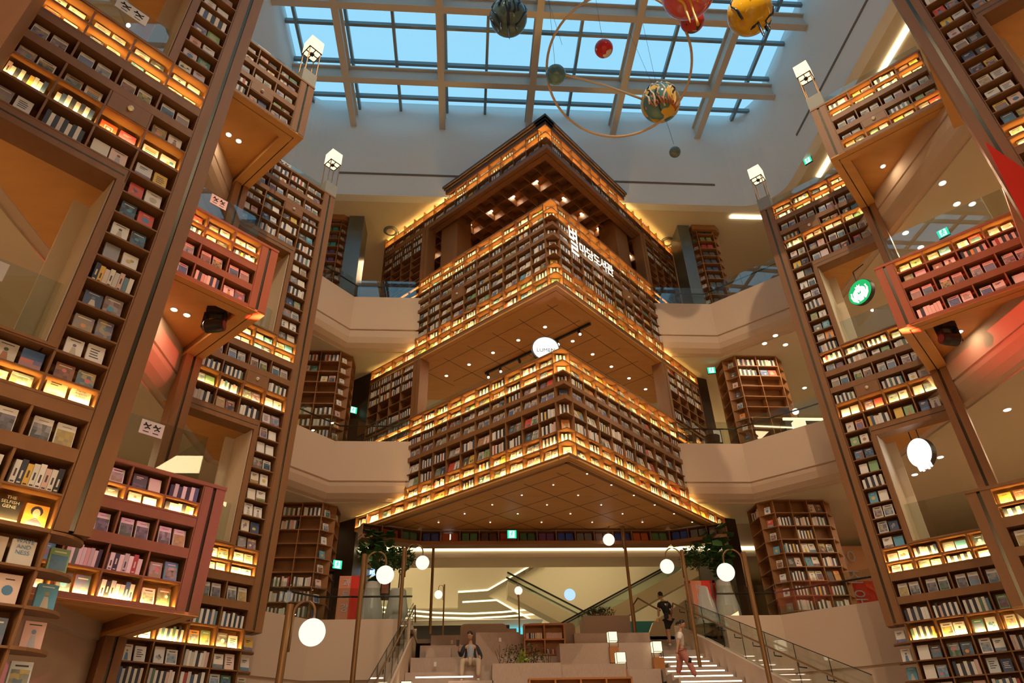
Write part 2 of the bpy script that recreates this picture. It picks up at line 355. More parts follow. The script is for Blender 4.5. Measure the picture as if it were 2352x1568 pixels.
def soffit(parent, F, S, D, z, zr, name='soffit', m='soffit', inset=.40):
    """underside of a box open at the corner: outer frame with a dark groove, then a recessed panel. S along the face, D deep"""
    q = MB(); g = MB()
    for a, b, hh in ((0, .175, 0), (.20, inset, 0)):
        q.fbox(F, a, S, a, b, z, z + .05); q.fbox(F, a, b, b, D, z, z + .05)
    g.fbox(F, .175, S, .175, .20, z + .02, z + .05); g.fbox(F, .175, .20, .2, D, z + .02, z + .05)
    q.fbox(F, inset, S, inset, inset + .02, z, zr); q.fbox(F, inset, inset + .02, inset, D, z, zr)
    q.fbox(F, inset, S, inset, D, zr, zr + .04)
    s_ = q.build(name, m, parent); g.build('soffit_groove', 'groove', s_)
TOWERS = []
def lantern(F, label, grp='lanterns on the tower corner posts'):
    t = thing('post_lantern', label, 'lantern', F(.2, .2, 17.45), grp)
    q = MB(); q.fbox(F, 0, .42, 0, .42, 17.452, 17.95); q.build('stone_base', 'conc', t)
    for a in (.03, .37):
        for b in (.03, .37):
            q = MB(); q.tube([F(a, b, 17.95), F(a, b, 19.0)], .016, 6); q.build('rod', 'brass', t)
    q = MB(); q.fbox(F, .0, .40, .0, .40, 18.98, 19.46); sh = q.build('lamp_shade', 'shade', t)
    q = MB()
    for a in (0, .19, .38): q.fbox(F, a, a + .022, 0, .40, 18.95, 18.975); q.fbox(F, 0, .40, a, a + .022, 18.95, 18.975)
    q.fbox(F, .15, .25, .15, .25, 18.93, 18.975); q.build('shade_grille', 'dark', sh)
def rail_glass(name, F, s0, s1, d, z0, z1, label, sticker=None, ret=None, grp=None):
    t = thing(name, label, 'glass railing', F((s0 + s1) / 2, d, z0), grp)
    q = MB(); q.fbox(F, s0, s1, d, d + .012, z0, z1); q.build('glass_panel', 'railglass', t)
    if ret:
        q = MB(); q.fbox(F, s0, s0 + .012, d, d + ret, z0, z1); q.build('glass_panel', 'railglass', t)
    if sticker:
        a, b = sticker; st = MB(); h = (z1 - z0); st.fbox(F, a, b, d - .004, d - .001, z1 - .30, z1 - .04)
        st_ = st.build('warning_sticker', 'white', t); g = MB()
        for c in (.28, .70):
            cs = b + (a - b) * c; zc = z1 - .15     # two little figures climbing and leaning
            def P(u, w): return F(cs - u * (b - a) * .16, d - .006, zc + w * .05)
            for p in ([(-1, .2), (-.2, .6), (.3, .2), (.9, .9)], [(-.2, .6), (.2, -.3), (-.5, -.9)], [(.2, -.3), (.9, -.7)]): g.tube([P(*k) for k in p], .011, 5)
            g.sphere(P(-.5, 1.0), .016, 8, 6)
            g.fbox(F, cs - .05, cs + .05, d - .006, d - .003, zc - .105, zc - .09)
        g.build('pictogram', 'black', st_)
def tower_root(side, which, corner, lab):
    s = 'left' if side == 'L' else 'right'
    o = AB(*corner); F = frame(o[0], o[1], MINUS_B, PLUS_A) if side == 'L' else frame(o[0], o[1], MINUS_A, PLUS_B)
    return F, thing('shelf_tower', lab, 'bookcase tower', (o[0], o[1], 0), 'oak book towers along the sides of the hall')
def bay(n0, n1): return [.40 + .61 * i for i in range(n0, n1 + 1)]
def column_tower(side, which, corner, lab, lits, zb, gapd, deep, name, L3on=True):
    """a tower with a corner post, a narrow full height column of shelves and window-like openings beside it"""
    F, t = tower_root(side, which, corner, lab); fl = 1 if side == 'L' else -1
    post(t, F, zb, 17.45)
    q = MB(); q.fbox(F, 0, 2.86, -.01, .42, 17.39, 17.45); q.build('top_rail', 'wood', t)
    for lvl, tbl, nb in (('upper level', L3, 4), ('beside the upper opening', L3s, 1), ('middle level', L2, 4), ('beside the lower opening', L2s, 1), ('lower level', L1, 4)):
        bs = bay(0, nb); face_block(t, F, bs, tbl, lits.get(lvl, ()), name, lvl, fl, drawer={'upper level': (3, 1), 'middle level': (3, 1)}.get(lvl) if side == 'R' or lvl[0] == 'u' else ((3, 1) if lvl[0] == 'm' else None))
    # the corner below the post: open shelves with rounded ends
    for (a, b) in L1:
        if a <= zb + .45:
            q = MB(); pts = [F(.41, -.03, 0)[:2]] + [F(.36 - .40 * math.sin(w), .35 - .38 * math.cos(w), 0)[:2] for w in [PI / 2 * k / 6 for k in range(7)]] + [F(.41, .35, 0)[:2]]
            q.prism(pts, b - .02, b + .012); q.build('corner_shelf', 'wood', t, fix=True)
            if b > zb - 3.2: BOOKS.append(dict(t='C', F=F, s=.2, d=.10, z=b + .012, w=.2, h=.27, th=.06, ci=pick(COVERS, CW), k=0, info=(name, 'corner shelf', L1.index((a, b)), -1, False), art=rnd.choice(('low', 'photo', 'figure')), n=1, flip=fl))
    q = MB(); q.fbox(F, .36, .41, .33, .36, .4, zb); q.build('back_panel', 'wood', t)
    # openings
    for (zt, zo, za) in ((14.66, 14.40, 11.62), (9.05, 8.80, 6.03)):
        q = MB(); q.fbox(F, 1.0, 2.86, 0, .40, zo, zt - .012); q.build('lintel', 'wood', t)
        q = MB(); q.fbox(F, 1.05, 2.86, -.004, .01, zo + .11, zo + .13); q.build('inlay_strip', 'groove', t)
        q = MB(); q.fbox(F, 1.02, 1.12, 0, .40, za, zo); q.build('jamb', 'wood', t)
        q = MB(); q.fbox(F, 1.125, 1.14, .06, deep, za - .05, zo + .02); q.fbox(F, 1.125, 1.36, deep, deep + .06, za - .05, zo + .02); q.build('reveal_panel', 'ceil', t)
        q = MB(); q.fbox(F, 1.0, 3.2, .36, .7, zo + .1, zo + .14); q.fbox(F, 0, 3.4, .36, gapd, zo + .14, zo + .2); q.build('soffit', 'soffit', t)
        q = MB(); q.fbox(F, 1.02, 2.86, -.02, .405, za - .027, za + .01); q.build('sill', 'wood', t)
        q = MB(); q.fbox(F, .0, 2.86, .5, 3.0, za - 1.1, za - .98); q.build('inner_floor', 'floor', t)
    return F, t
def box_tower(side, which, corner, lab, lits, name, dlen):
    """a tower of stacked boxes of shelves open at the corner between them"""
    F, t = tower_root(side, which, corner, lab); fl = 1 if side == 'L' else -1
    for lvl, tbl, nr, zb in (('upper level', L3, 5, 15.42), ('middle level', L2, 4, 9.86), ('lower level', L1, 5, 3.87)):
        tb = tbl[:nr]
        if lvl == 'upper level': zt = 17.45
        else: zt = tbl[0][0] + .07
        face_block(t, F, bay(0, 4), tb, lits.get(lvl, ()), name, lvl, fl, drawer={'upper level': (3, 1), 'middle level': None}.get(lvl))
        post(t, F, zb, zt - .06)
        q = MB(); q.fbox(F, -.01, 2.9, -.012, .42, zt - .06, zt); q.fbox(F, -.01, .42, .42, dlen, zt - .06, zt); q.build('top_rail', 'wood', t)
        q = MB(); q.fbox(F, 0, .42, .42, dlen, zb + .05, zt - .06); q.build('return_panel', 'wood', t)
        if tb[-1][1] - zb > .03: q = MB(); q.fbox(F, .40, 2.86, -.006, .36, zb, tb[-1][1] - .012); q.build('lintel', 'wood', t)
        soffit(t, F, 2.9, dlen, zb - .012, zb + .22)
        if lvl != 'upper level' or True:
            q = MB(); q.fbox(F, .42, 3.2, .42, dlen, zt - 1.15, zt - 1.05); q.build('inner_floor', 'floor', t)
    for z0, z1 in ((11.63, 15.42), (6.05, 9.86), (0, 3.87)):     # pillar at the far end of the open side
        q = MB(); q.fbox(F, .02, .175, dlen - .40, dlen, z0, z1); q.fbox(F, .235, .40, dlen - .40, dlen, z0, z1); q.fbox(F, .175, .235, dlen - .2, dlen, z0, z1); q.build('pillar', 'wood', t)
        q = MB(); q.fbox(F, .175, .235, dlen - .36, dlen - .2, z0, z1 - .02); q.build('inlay_strip', 'groove', t)
    return F, t
# ---------------- the six towers in view, and the flanks of the next two
FLn, t1 = column_tower('L', 'near', (8.5, 2.54), 'nearest left oak tower with tall corner post beside the big window opening', {'middle level': (0, 1, 4), 'lower level': (1, 4), 'upper level': (0, 1)}, 3.95, 3.0, .9, 'near left tower')
FLm, t2 = box_tower('L', 'mid', (11.42, 5.33), 'stacked box tower on the left, bathed in red light, with open corners', {'middle level': (0, 1), 'lower level': (1, 4)}, 'red-lit left tower', 2.98)
FLf, t3 = column_tower('L', 'far', (14.4, 8.2), 'farthest left oak tower standing before the white balconies', {'middle level': (0, 1, 4), 'lower level': (0, 1, 4)}, 4.30, 3.0, .9, 'far left tower')
FRn, t4 = column_tower('R', 'near', (-1.14, 12.4), 'nearest right oak tower rising out of the top right corner', {'middle level': (0, 1), 'lower level': (0, 1, 4)}, 3.95, 3.0, .9, 'near right tower')
FRm, t5 = box_tower('R', 'mid', (1.57, 15.3), 'stacked box tower on the right, reddened by the stage light', {'upper level': (0, 1, 4), 'middle level': (0,), 'lower level': (0, 1)}, 'boxy right tower', 2.95)
FRf, t6 = column_tower('R', 'far', (4.40, 18.25), 'farthest right oak tower beside the coffee counter sign', {'upper level': (0, 1, 4), 'middle level': (0, 4), 'lower level': (0, 1, 4)}, 4.30, 3.0, .9, 'far right tower')
for side, c, nm in (('L', (8.5, -.24), 'left'), ('R', (-3.9, 12.4), 'right')):
    # plain flank of the next tower, nearer to the camera than the frame shows
    o = AB(*c); F = frame(o[0], o[1], (R2, -R2) if side == 'L' else (-R2, -R2), (-R2, -R2) if side == 'L' else (R2, -R2))
    t = thing('shelf_tower', 'plain oak flank with dark inlay at the %s edge of the picture' % nm, 'bookcase tower', (o[0], o[1], 0))
    q = MB(); q.fbox(F, 0, .20, .01, .3, 6.1, 17.4); q.fbox(F, .25, 2.9, .01, .3, 6.1, 17.4); q.fbox(F, .2, .25, .05, .3, 6.1, 17.4); q.build('flank_panel', 'wood', t)
    q = MB(); q.fbox(F, .2, .25, .025, .05, 6.1, 17.4); q.build('inlay_strip', 'groove', t)
lantern(FLm, 'lit cube lantern on the upper left box tower, highest on the left')
lantern(FLf, 'lit cube lantern on the farthest left tower')
lantern(FRm, 'lit cube lantern on the right box tower, higher of the right pair')
lantern(FRf, 'lit cube lantern on the farthest right tower')
rail_glass('glass_rail', FLn, 1.15, 3.0, .30, 11.62, 12.6, 'glass guard above the top lit shelves of nearest left tower', (1.55, 2.05), grp='glass guards in the tower openings')
rail_glass('glass_rail', FLn, 1.15, 3.0, .30, 6.03, 7.05, 'glass guard in the big opening of nearest left tower', (1.75, 2.35), grp='glass guards in the tower openings')
rail_glass('glass_rail', FLm, .42, 2.9, .30, 11.63, 12.48, 'glass guard on the red-lit middle box of left tower', (1.25, 1.62), 2.4, 'glass guards in the tower openings')
rail_glass('glass_rail', FLm, .42, 2.9, .30, 6.05, 7.0, 'glass guard on the lowest red box of left tower', (1.22, 1.62), 2.4, 'glass guards in the tower openings')
rail_glass('glass_rail', FLm, .42, 2.9, .30, 17.45, 17.95, 'low glass guard on top of left box tower', (1.25, 1.62), grp='glass guards in the tower openings')
rail_glass('glass_rail', FLf, .42, 2.9, .30, 17.45, 17.95, 'low glass guard on top of farthest left tower', (1.55, 2.0), grp='glass guards in the tower openings')
rail_glass('glass_rail', FLf, 1.15, 2.9, .30, 11.62, 12.5, 'glass guard in the upper opening of farthest left tower', grp='glass guards in the tower openings')
rail_glass('glass_rail', FLf, 1.15, 2.9, .30, 6.03, 7.0, 'glass guard in the lower opening of farthest left tower', grp='glass guards in the tower openings')
rail_glass('glass_rail', FRf, .42, 2.9, .30, 17.45, 17.95, 'low glass guard on top of farthest right tower', grp='glass guards in the tower openings')
rail_glass('glass_rail', FRm, .42, 2.9, .30, 17.45, 17.95, 'low glass guard on top of right box tower', grp='glass guards in the tower openings')
rail_glass('glass_rail', FRm, .42, 2.9, .30, 11.63, 12.5, 'glass guard on the middle box of right tower', None, 2.4, 'glass guards in the tower openings')
rail_glass('glass_rail', FRf, 1.15, 2.9, .30, 11.62, 12.5, 'glass guard under the green round sign', grp='glass guards in the tower openings')
rail_glass('glass_rail', FRf, 1.15, 2.9, .30, 6.03, 7.0, 'glass guard under the white oval sign', grp='glass guards in the tower openings')

# ================================================================ the central block
CA, CB = 9.26, 12.96
oc = AB(CA, CB)
FCL = frame(oc[0], oc[1], PLUS_A, PLUS_B); FCR = frame(oc[0], oc[1], PLUS_B, PLUS_A)
cen = thing('shelf_block', 'huge tiered bookshelf block whose corner points at the viewer', 'bookcase', (oc[0], oc[1], 0))
NB = 14; P0 = .34; BW = .605
CT = [(21.08, 20.73), (20.73, 20.44), (20.44, 20.10)]
CTs = [(20.10 - .36 * i, 20.10 - .36 * (i + 1)) for i in range(10)]
CM = [(17.39, 17.05), (17.05, 16.73), (16.73, 16.45), (16.33, 16.01), (15.88, 15.52), (15.52, 15.14), (15.14, 14.76), (14.76, 14.38), (14.38, 14.00)]
CMs = [(13.93 - .36 * i, 13.93 - .36 * (i + 1)) for i in range(9)]
CLo = [(11.59, 11.24), (11.24, 10.90), (10.90, 10.61), (10.50, 10.18), (10.04, 9.62), (9.62, 9.18), (9.18, 8.81), (8.81, 8.44)]
for (nm, tbl, lit, zt, zb) in (('topmost tier', CT, (0, 1), 21.14, 19.93), ('middle tier', CM, (0, 1, 7, 8), 17.44, 13.87), ('lowest tier', CLo, (0, 1, 6, 7), 11.64, 8.37)):
    for side, F, fl in (('left face', FCL, 1), ('right face', FCR, -1)):
        bs = [P0 + BW * i for i in range(NB + 1)]
        face_block(cen, F, bs, tbl, lit, 'central block ' + side, nm, fl if side[0] == 'l' else fl, display=3, drawer=(4, 6) if nm == 'middle tier' else None)
        k0 = 0 if side[0] == 'l' else .361
        q = MB(); q.fbox(F, k0, bs[-1], .002, .36, zb, tbl[-1][1] - .014); q.build('bottom_rim', 'wood', cen)
        q = MB(); q.fbox(F, -.012 if k0 == 0 else .381, bs[-1] + .02, -.012, .38, tbl[0][0] + .022, zt + .01); q.build('top_rim', 'wood', cen)
    # corner cells, open to both sides
    pr = None
    for r, (a, b) in enumerate(tbl):
        q = MB(); q.fbox(FCL, 0, P0, 0, P0, b - .012, b + .012)
        if pr is not None and abs(pr - a) > .001: q.fbox(FCL, 0, P0, 0, P0, a, pr)
        q.build('corner_shelf', 'wood', cen); pr = b
        if r in lit:
            for F in (FCL, FCR):
                q = MB(); q.poly([F(.03, .0055, b + .014), F(.03, .0055, b + .030), F(P0 - .02, .0055, b + .030), F(P0 - .02, .0055, b + .014)]); q.build('led_strip', 'led', cen); q = MB(); q.fbox(F, 0, P0, -.006, .004, b - .01, b + .032); q.build('shelf_lip', 'wood', cen)
        cx, cy = oc; Fk = frame(cx, cy + .17, (1, 0), (0, 1))
        if (r + int(zb)) % 2: BOOKS.append(dict(t='C', F=Fk, s=0, d=.05, z=b + .014, w=.22, h=(a - b) * .78, th=.03, ci=pick(COVERS, CW), k=0, info=('central block corner', nm, r, -1, r in lit), art='blobs', n=1, flip=-1))
        else:
            for k in range(5): BOOKS.append(dict(t='S', F=Fk, s=-.11 + .05 * k, d=.05, z=b + .014, w=.045, h=(a - b) * rnd.uniform(.65, .78), th=.1, ci=(1, 2, 0, 3, 1)[k], k=k, info=('central block corner', nm, r, -1, r in lit), n=5, flip=-1))
    q = MB(); q.fbox(FCL, P0 - .02, P0 + .02, .0, P0 + .02, zb, zt); q.fbox(FCL, 0, P0 + .02, P0 - .02, P0 + .02, zb, zt); q.build('corner_back', 'wood', cen)
# full height shelves at the far ends of both faces
for side, F, fl in (('left face', FCL, 1), ('right face', FCR, -1)):
    bs = [P0 + BW * i for i in range(NB - 4, NB + 1)]
    for nm, tbl in (('end shelves of the upper gap', CTs), ('end shelves of the lower gap', CMs)):
        shelf_parts(cen, F, bs, rows_of(tbl, ()))
        for r, (a, b) in enumerate(tbl):
            for i in range(4): add_cell(F, bs[i] + .02, bs[i + 1] - .02, b + .014, a, rnd.choice('SM') if r < 3 or (nm[-9] == 'l' and r > 4) else 'X', ('central block ' + side, nm, r, i, False), flip=fl)
        z0, z1 = (17.45, 20.10) if nm[-9:-4] == 'upper' else (11.65, 13.93)
        s1 = bs[0]
        q = MB(); q.fbox(F, s1 - .16, s1 - .0, 0, .40, z0, z1); q.fbox(F, s1 - .36, s1 - .19, .0, .40, z0, z1); q.fbox(F, s1 - .19, s1 - .16, .05, .4, z0, z1); q.build('gap_jamb', 'wood', cen)
# mouldings above the topmost tier
for F in (FCL, FCR):
    for o_, z0, z1 in ((.02, 21.16, 21.28), (.07, 21.30, 21.38), (.12, 21.40, 21.52)):
        q = MB(); q.fbox(F, -o_, 8.9, -o_, .4, z0, z1); q.build('cornice', mat('brown cornice', (.12, .07, .045), .5) if 'corn' not in M else M['corn'], cen)
q = MB(); q.prism([oc, AB(18, CB), AB(18, 21.8), AB(CA, 21.8)], 21.3, 21.42); q.build('top_board', 'wood', cen, fix=True)
def tri_soffit(zf, zp, inset, name, m='soffit', groove=True, ext=21.9):
    q = MB()
    for F in (FCL, FCR):
        q.fbox(F, 0, 8.8, 0 if F is FCL else .155, .155, zf, zf + .05) if F is FCL else q.fbox(F, .155, 8.8, 0, .155, zf, zf + .05)
        q.fbox(F, .175, 8.8, .175, inset, zf, zf + .05) if F is FCL else q.fbox(F, inset, 8.8, .175, inset, zf, zf + .05)
        q.fbox(F, inset, 8.8, inset, inset + .02, zf, zp + .01)
    return q
# topmost soffit: coffers
q = tri_soffit(19.90, 20.32, .38, 'x'); q.build('soffit_frame', 'wood', cen)
q = MB(); q.prism([AB(CA + .3, CB + .3), AB(18, CB + .3), AB(18, 21.8), AB(CA + .3, 21.8)], 20.32, 20.36); q.build('coffer_panel', 'wood', cen, fix=True)
for k in range(15):
    o_ = .38 + .5825 * k
    for F in (FCL, FCR):
        q = MB(); q.fbox(F, .38, 8.6, o_ - .012, o_ + .012, 19.97, 20.34); q.build('coffer_rib', 'wood', cen)
# middle and lowest soffits: flush panels with fine joints
for zf, zp, ins in ((13.83, 13.95, .92), (8.36, 8.40, .97)):
    q = tri_soffit(zf, zp, .38 if zf > 10 else .2, 'x')
    q.build('soffit_frame', 'soffit', cen)
    q = MB(); q.prism([AB(CA + .2, CB + .2), AB(18, CB + .2), AB(18, 14.9), AB(CA + 2, 21.8), AB(CA + .2, 21.8)], zp, zp + .05)
    q.build('soffit_panel', 'soffit', cen, fix=True)
    g = MB()
    for k in range(7):
        o_ = ins + 1.165 * k
        for F in (FCL, FCR): g.fbox(F, ins - .25, 8.4 - o_ * .9, o_ - .008, o_ + .008, zp - .004, zp + .002)
    g.build('panel_joints', 'dark', cen)
# two wood clad pillars in the upper gap
for n_, F in (('left', FCL), ('right', FCR)):
    q = MB(); q.fbox(F, 4.85, 5.75, .45, 1.2, 16.5, 20.3); q.build('gap_pillar', 'wood', cen)
# glass behind the rails of the two gaps
for F, a in ((FCL, 'left'), (FCR, 'right')):
    for z0, w in ((17.44, 'upper'), (11.64, 'lower')):
        rail_glass('glass_rail', F, .45, 6.2, .36, z0, z0 + .40, 'low glass guard along the %s gap, %s face of central block' % (w, a), grp='glass guards on the central block')
def text(s, size, mtx, m, name, parent, extrude=.002, align='CENTER', off=0):
    cu = bpy.data.curves.new(name, 'FONT'); cu.body = s; cu.size = size; cu.extrude = extrude; cu.align_x = align; cu.align_y = 'CENTER'
    cu.materials.append(M[m] if isinstance(m, str) else m)
    tmp = bpy.data.objects.new('tmp', cu); COL.objects.link(tmp); cu.offset = off; bpy.context.view_layer.update()
    me = bpy.data.meshes.new_from_object(tmp.evaluated_get(bpy.context.evaluated_depsgraph_get())); bpy.data.objects.remove(tmp)
    o = bpy.data.objects.new(name, me); COL.objects.link(o); o.parent = parent
    w = Vector((0, 0, 0)); p = parent
    while p is not None: w = w + p.location; p = p.parent
    mt = mtx.copy(); mt.translation = mtx.translation - w; o.matrix_local = mt
    return o
def face_mtx(F, s, d, z, flip, lean=0):
    """matrix of lettering standing on a shelf face, read from in front"""
    o = Vector(F(s, d, z)); x = (Vector(F(s - flip, d, z)) - o).normalized(); nrm = (Vector(F(s, d - 1, z)) - o).normalized(); up = Vector((0, 0, 1))
    if lean: up = (up - nrm * lean).normalized(); nrm = x.cross(up)
    return Matrix(((x.x, up.x, nrm.x, o.x), (x.y, up.y, nrm.y, o.y), (x.z, up.z, nrm.z, o.z), (0, 0, 0, 1)))
#@@INS
# ================================================================ things around the hall
def fx(x, y): return frame(x, y, (1, 0), (0, 1))
M['cen_dark'] = mat('dark brown wall panel', (.045, .032, .022), .45, noise=.15, nscale=3)
M['olive'] = mat('warm white plaster', (.62, .56, .40), .7, noise=.02)
M['red'] = mat('red banner print', (.80, .045, .03), .45)
M['orange'] = mat('salmon banner print', (.75, .30, .18), .5)
M['pot'] = mat('white ceramic pot', (.55, .55, .52), .18)
M['leaf'] = mat('green leaves', (.045, .12, .03), .45, noise=.3, nscale=5)
M['dleaf'] = mat('olive green leaves', (.10, .11, .05), .6, noise=.35, nscale=9)
M['stem'] = mat('brown bark', (.10, .065, .035), .8)
M['exitg'] = emat('exit sign green', (.03, .75, .42), 1.3)
M['exitw'] = emat('exit sign white', (.75, 1, .9), 1.6)
M['bluesign'] = emat('pale blue light box', (.45, .68, 1), 1.2)
M['cyan'] = emat('cyan light', (.12, .75, .85), 1.0)
M['lettr'] = mat('pale blue lettering', (.62, .66, .85), .5)
# lower hanging ring of shelves behind the lowest soffit
ring = thing('shelf_ring', 'low wooden shelf of dark bound volumes hanging under the central soffit', 'bookcase', (2.6, 21.7, 7.86))
RP = [(-3.2, 20.9), (-1.43, 21.7), (6.77, 21.7), (8.4, 20.9)]
for i in range(3):
    (x0, y0), (x1, y1) = RP[i], RP[i + 1]; L = math.hypot(x1 - x0, y1 - y0); F = frame(x0, y0, ((x1 - x0) / L, (y1 - y0) / L), (-(y1 - y0) / L, (x1 - x0) / L))
    n = max(3, round(L / .62)); bs = [L * k / n for k in range(n + 1)]
    shelf_parts(ring, F, bs, [(8.30, 7.97, False)], D=.4)
    q = MB(); q.fbox(F, 0, L, -.02, .42, 7.86, 7.96); q.build('base_board', 'woodh', ring)
    for k in range(n):
        for j in (0, 1):
            sc = SERIES[(k * 3 + i) % 10]
            BOOKS.append(dict(t='C', F=F, s=bs[k] + (.18, .45)[j], d=.10, z=7.975, w=.23, h=.30, th=.08, ci=5, k=j, info=('ring', 'ring', 0, k, False), art='plain', col=sc, n=2, flip=-1))
# dark walls that flank the central block
for i, pts in enumerate(([(-3.56, 21.98), (-4.75, 22.95), (-4.75, 25), (-3.4, 25)], [(8.85, 22.02), (9.32, 22.2), (9.32, 25), (8.7, 25)])):
    for z0, z1 in ((10.65, 14.42), (5.25, 8.85)):
        q = MB(); q.prism(pts, z0, z1); struct('wall_side', q, 'cen_dark', fix=True)
# bulkhead with the long cove light at the back of the middle bay
q = MB(); q.box(-4.7, 10.6, 22.7, 24.0, 7.72, 8.85); struct('wall_bulkhead', q, 'ceil')
q = MB(); q.box(-4.5, 10.4, 22.64, 22.69, 7.93, 8.05); q.build('cove_light', 'cove', org=(3, 22.66, 8)); tag(bpy.data.objects['cove_light'], 'long straight cove light under the central block ceiling', 'light strip')
# ---- octagonal shelf columns
def shelf_column(x0, x1, y0, y1, z0, z1, ch, label, pitch=.42, style='M', pat='SMMMXSSS', grp='oak shelf columns on the balconies'):
    t = thing('shelf_column', label, 'bookcase column', ((x0 + x1) / 2, (y0 + y1) / 2, z0), grp)
    c = .28; q = MB(); q.box(x0 + c, x1 - c, y0 + c, y1 - c, z0, z1); q.build('core', 'wood', t)
    P = [(x0 + ch, y0), (x1 - ch, y0), (x1, y0 + ch), (x1, y1 - ch), (x1 - ch, y1), (x0 + ch, y1), (x0, y1 - ch), (x0, y0 + ch)]
    n = int((z1 - z0) / pitch)
    for i in range(n + 1):
        z = z1 - .02 - pitch * i; q = MB(); q.prism(P, z - .014, z + .014); q.build('shelf', 'woodh', t, fix=True)
    w = x1 - x0 - 2 * ch; nb = max(1, round(w / .62)); F = fx(x0 + ch, y0)
    for k in range(nb + 1):
        q = MB(); q.fbox(F, w * k / nb - .012, w * k / nb + .012, 0.005, c, z0, z1); q.build('divider', 'woodh', t)
    ws = y1 - y0 - 2 * ch; ns = max(1, round(ws / .62))
    for sx, dx, Fs in ((x0, 1, frame(x0, y0 + ch, (0, 1), (1, 0))), (x1, -1, frame(x1, y0 + ch, (0, 1), (-1, 0)))):
        q = MB()
        for k in range(ns + 1): pass
        for k in range(ns + 1):
            q = MB(); q.fbox(Fs, ws * k / ns - .012, ws * k / ns + .012, 0.005, c, z0, z1); q.build('divider', 'woodh', t)
    for i in range(n):
        zt = z1 - .02 - pitch * i; zb = zt - pitch
        for k in range(nb):
            s0, s1 = w * k / nb + .02, w * (k + 1) / nb - .02
            if style == 'pairs':
                col = [(.10, .05, .12), (.03, .25, .22), (.14, .10, .10), (.03, .30, .28), (.10, .05, .14), (.10, .04, .14)][i % 6] if x0 < 0 else [(.05, .06, .08), (.22, .24, .10), (.45, .04, .06), (.06, .07, .08), (.04, .06, .08), (.03, .06, .14)][i % 6]
                for j in (0, 1): BOOKS.append(dict(t='C', F=F, s=s0 + (s1 - s0) * (.3 + .4 * j), d=.03, z=zb + .02, w=.2, h=.25, th=.05, ci=5, k=j, info=('col', label, i, k, False), art='plain', col=col if i < 6 else None, n=2, flip=-1))
            else:
                kind = pat[i % len(pat)]; kind = rnd.choice('MX') if kind == 'M' else kind
                add_cell(F, s0, s1, zb + .016, zt, kind, ('col', label, i, k, False), ddp=.06, flip=-1)
        for sx, Fs, fl in ((x0, frame(x0, y0 + ch, (0, 1), (1, 0)), 1), (x1, frame(x1, y0 + ch, (0, 1), (-1, 0)), -1)):
            if i < 2: add_cell(Fs, .02, ws / ns - .02, zb + .016, zt, rnd.choice('SMX'), ('col', label, i, 9, False), ddp=.06, flip=fl)
        Fc = frame(x0 + ch * .5, y0 + ch * .5, (R2, -R2), (R2, R2)); Fd = frame(x1 - ch * .5, y0 + ch * .5, (R2, R2), (-R2, R2))
        for Fq in (Fc, Fd): BOOKS.append(dict(t='C', F=Fq, s=0, d=.06, z=zb + .016, w=.19, h=.25, th=.03, ci=pick(COVERS, CW), k=0, info=('col', label, i, 10, False), art=rnd.choice(('photo', 'low', 'disc')), n=1, flip=-1))
    return t
shelf_column(-7.6, -4.15, 20.5, 22.0, 10.65, 14.42, .38, 'shelf column of books on the left balcony, middle floor, beside the exit sign')
shelf_column(-7.3, -4.05, 20.5, 22.0, 5.25, 8.85, .38, 'shelf column on the lowest left balcony beside the black doors')
shelf_column(9.45, 11.75, 20.4, 21.9, 10.65, 14.42, .38, 'shelf column on the right balcony, middle floor, above the desk lamp', pat='SMXXXXXXM')
shelf_column(9.45, 11.9, 20.2, 21.8, 5.25, 8.85, .38, 'shelf column on the lowest right balcony beside the red mural', pat='MMMMMMSS')
for (x0, x1, lab, sx0, sx1) in ((-6.9, -4.95, 'tall shelf column on the top left balcony with paired volumes', -4.95, -4.35), (9.25, 10.55, 'tall shelf column on the top right balcony with paired volumes', 8.75, 9.22)):
    t = shelf_column(x0, x1, 20.6, 21.6, 16.5, 21.0, .3, lab, style='pairs', pitch=.40)
    q = MB(); q.box(sx0, sx1, 20.55, 21.6, 16.5, 20.98); q.build('steel_panel', 'steel', t)
    q = MB(); q.prism([(x0 + .1, 20.5), (x1 - .2, 20.5), (x1 + .05, 20.75), (x1 + .05, 21.7), (x0, 21.7)], 20.75, 20.99); q.build('cap', 'woodh', t, fix=True)
# ---- balcony glass and handrails
def balcony_rail(pl, z, label, h=.88, hr=.66):
    t = thing('balcony_railing', label, 'railing', (pl[0][0], pl[0][1], z), 'glass balcony railings with dark handrail')
    for i in range(len(pl) - 1):
        (x0, y0), (x1, y1) = pl[i], pl[i + 1]; L = math.hypot(x1 - x0, y1 - y0); F = frame(x0, y0, ((x1 - x0) / L, (y1 - y0) / L), (-(y1 - y0) / L, (x1 - x0) / L))
        n = max(1, round(L / 1.6))
        for k in range(n):
            q = MB(); q.fbox(F, L * k / n + .006, L * (k + 1) / n - .006, .10, .115, z, z + h); q.build('glass_panel', 'railglass', t)
    q = MB(); q.tube([(x, y + .2, z + hr) for x, y in pl], .028, 8); q.build('handrail', 'black', t)
for z, nm, wl, wr in ((16.6, 'top', -1.9, 7.1), (10.78, 'middle', -1.9, 7.1), (5.35, 'lowest', -1.5, 7.5)):
    balcony_rail([(-7.0, 16.9), (-5.3, 19.0), (-4.2, 20.25), (wl, 20.25)], z, 'glass railing with dark handrail, %s balcony left of the centre' % nm)
    balcony_rail([(wr, 20.25), (9.2, 20.25), (11.25, 18.35), (12.6, 17)], z, 'glass railing with dark handrail, %s balcony right of the centre' % nm)
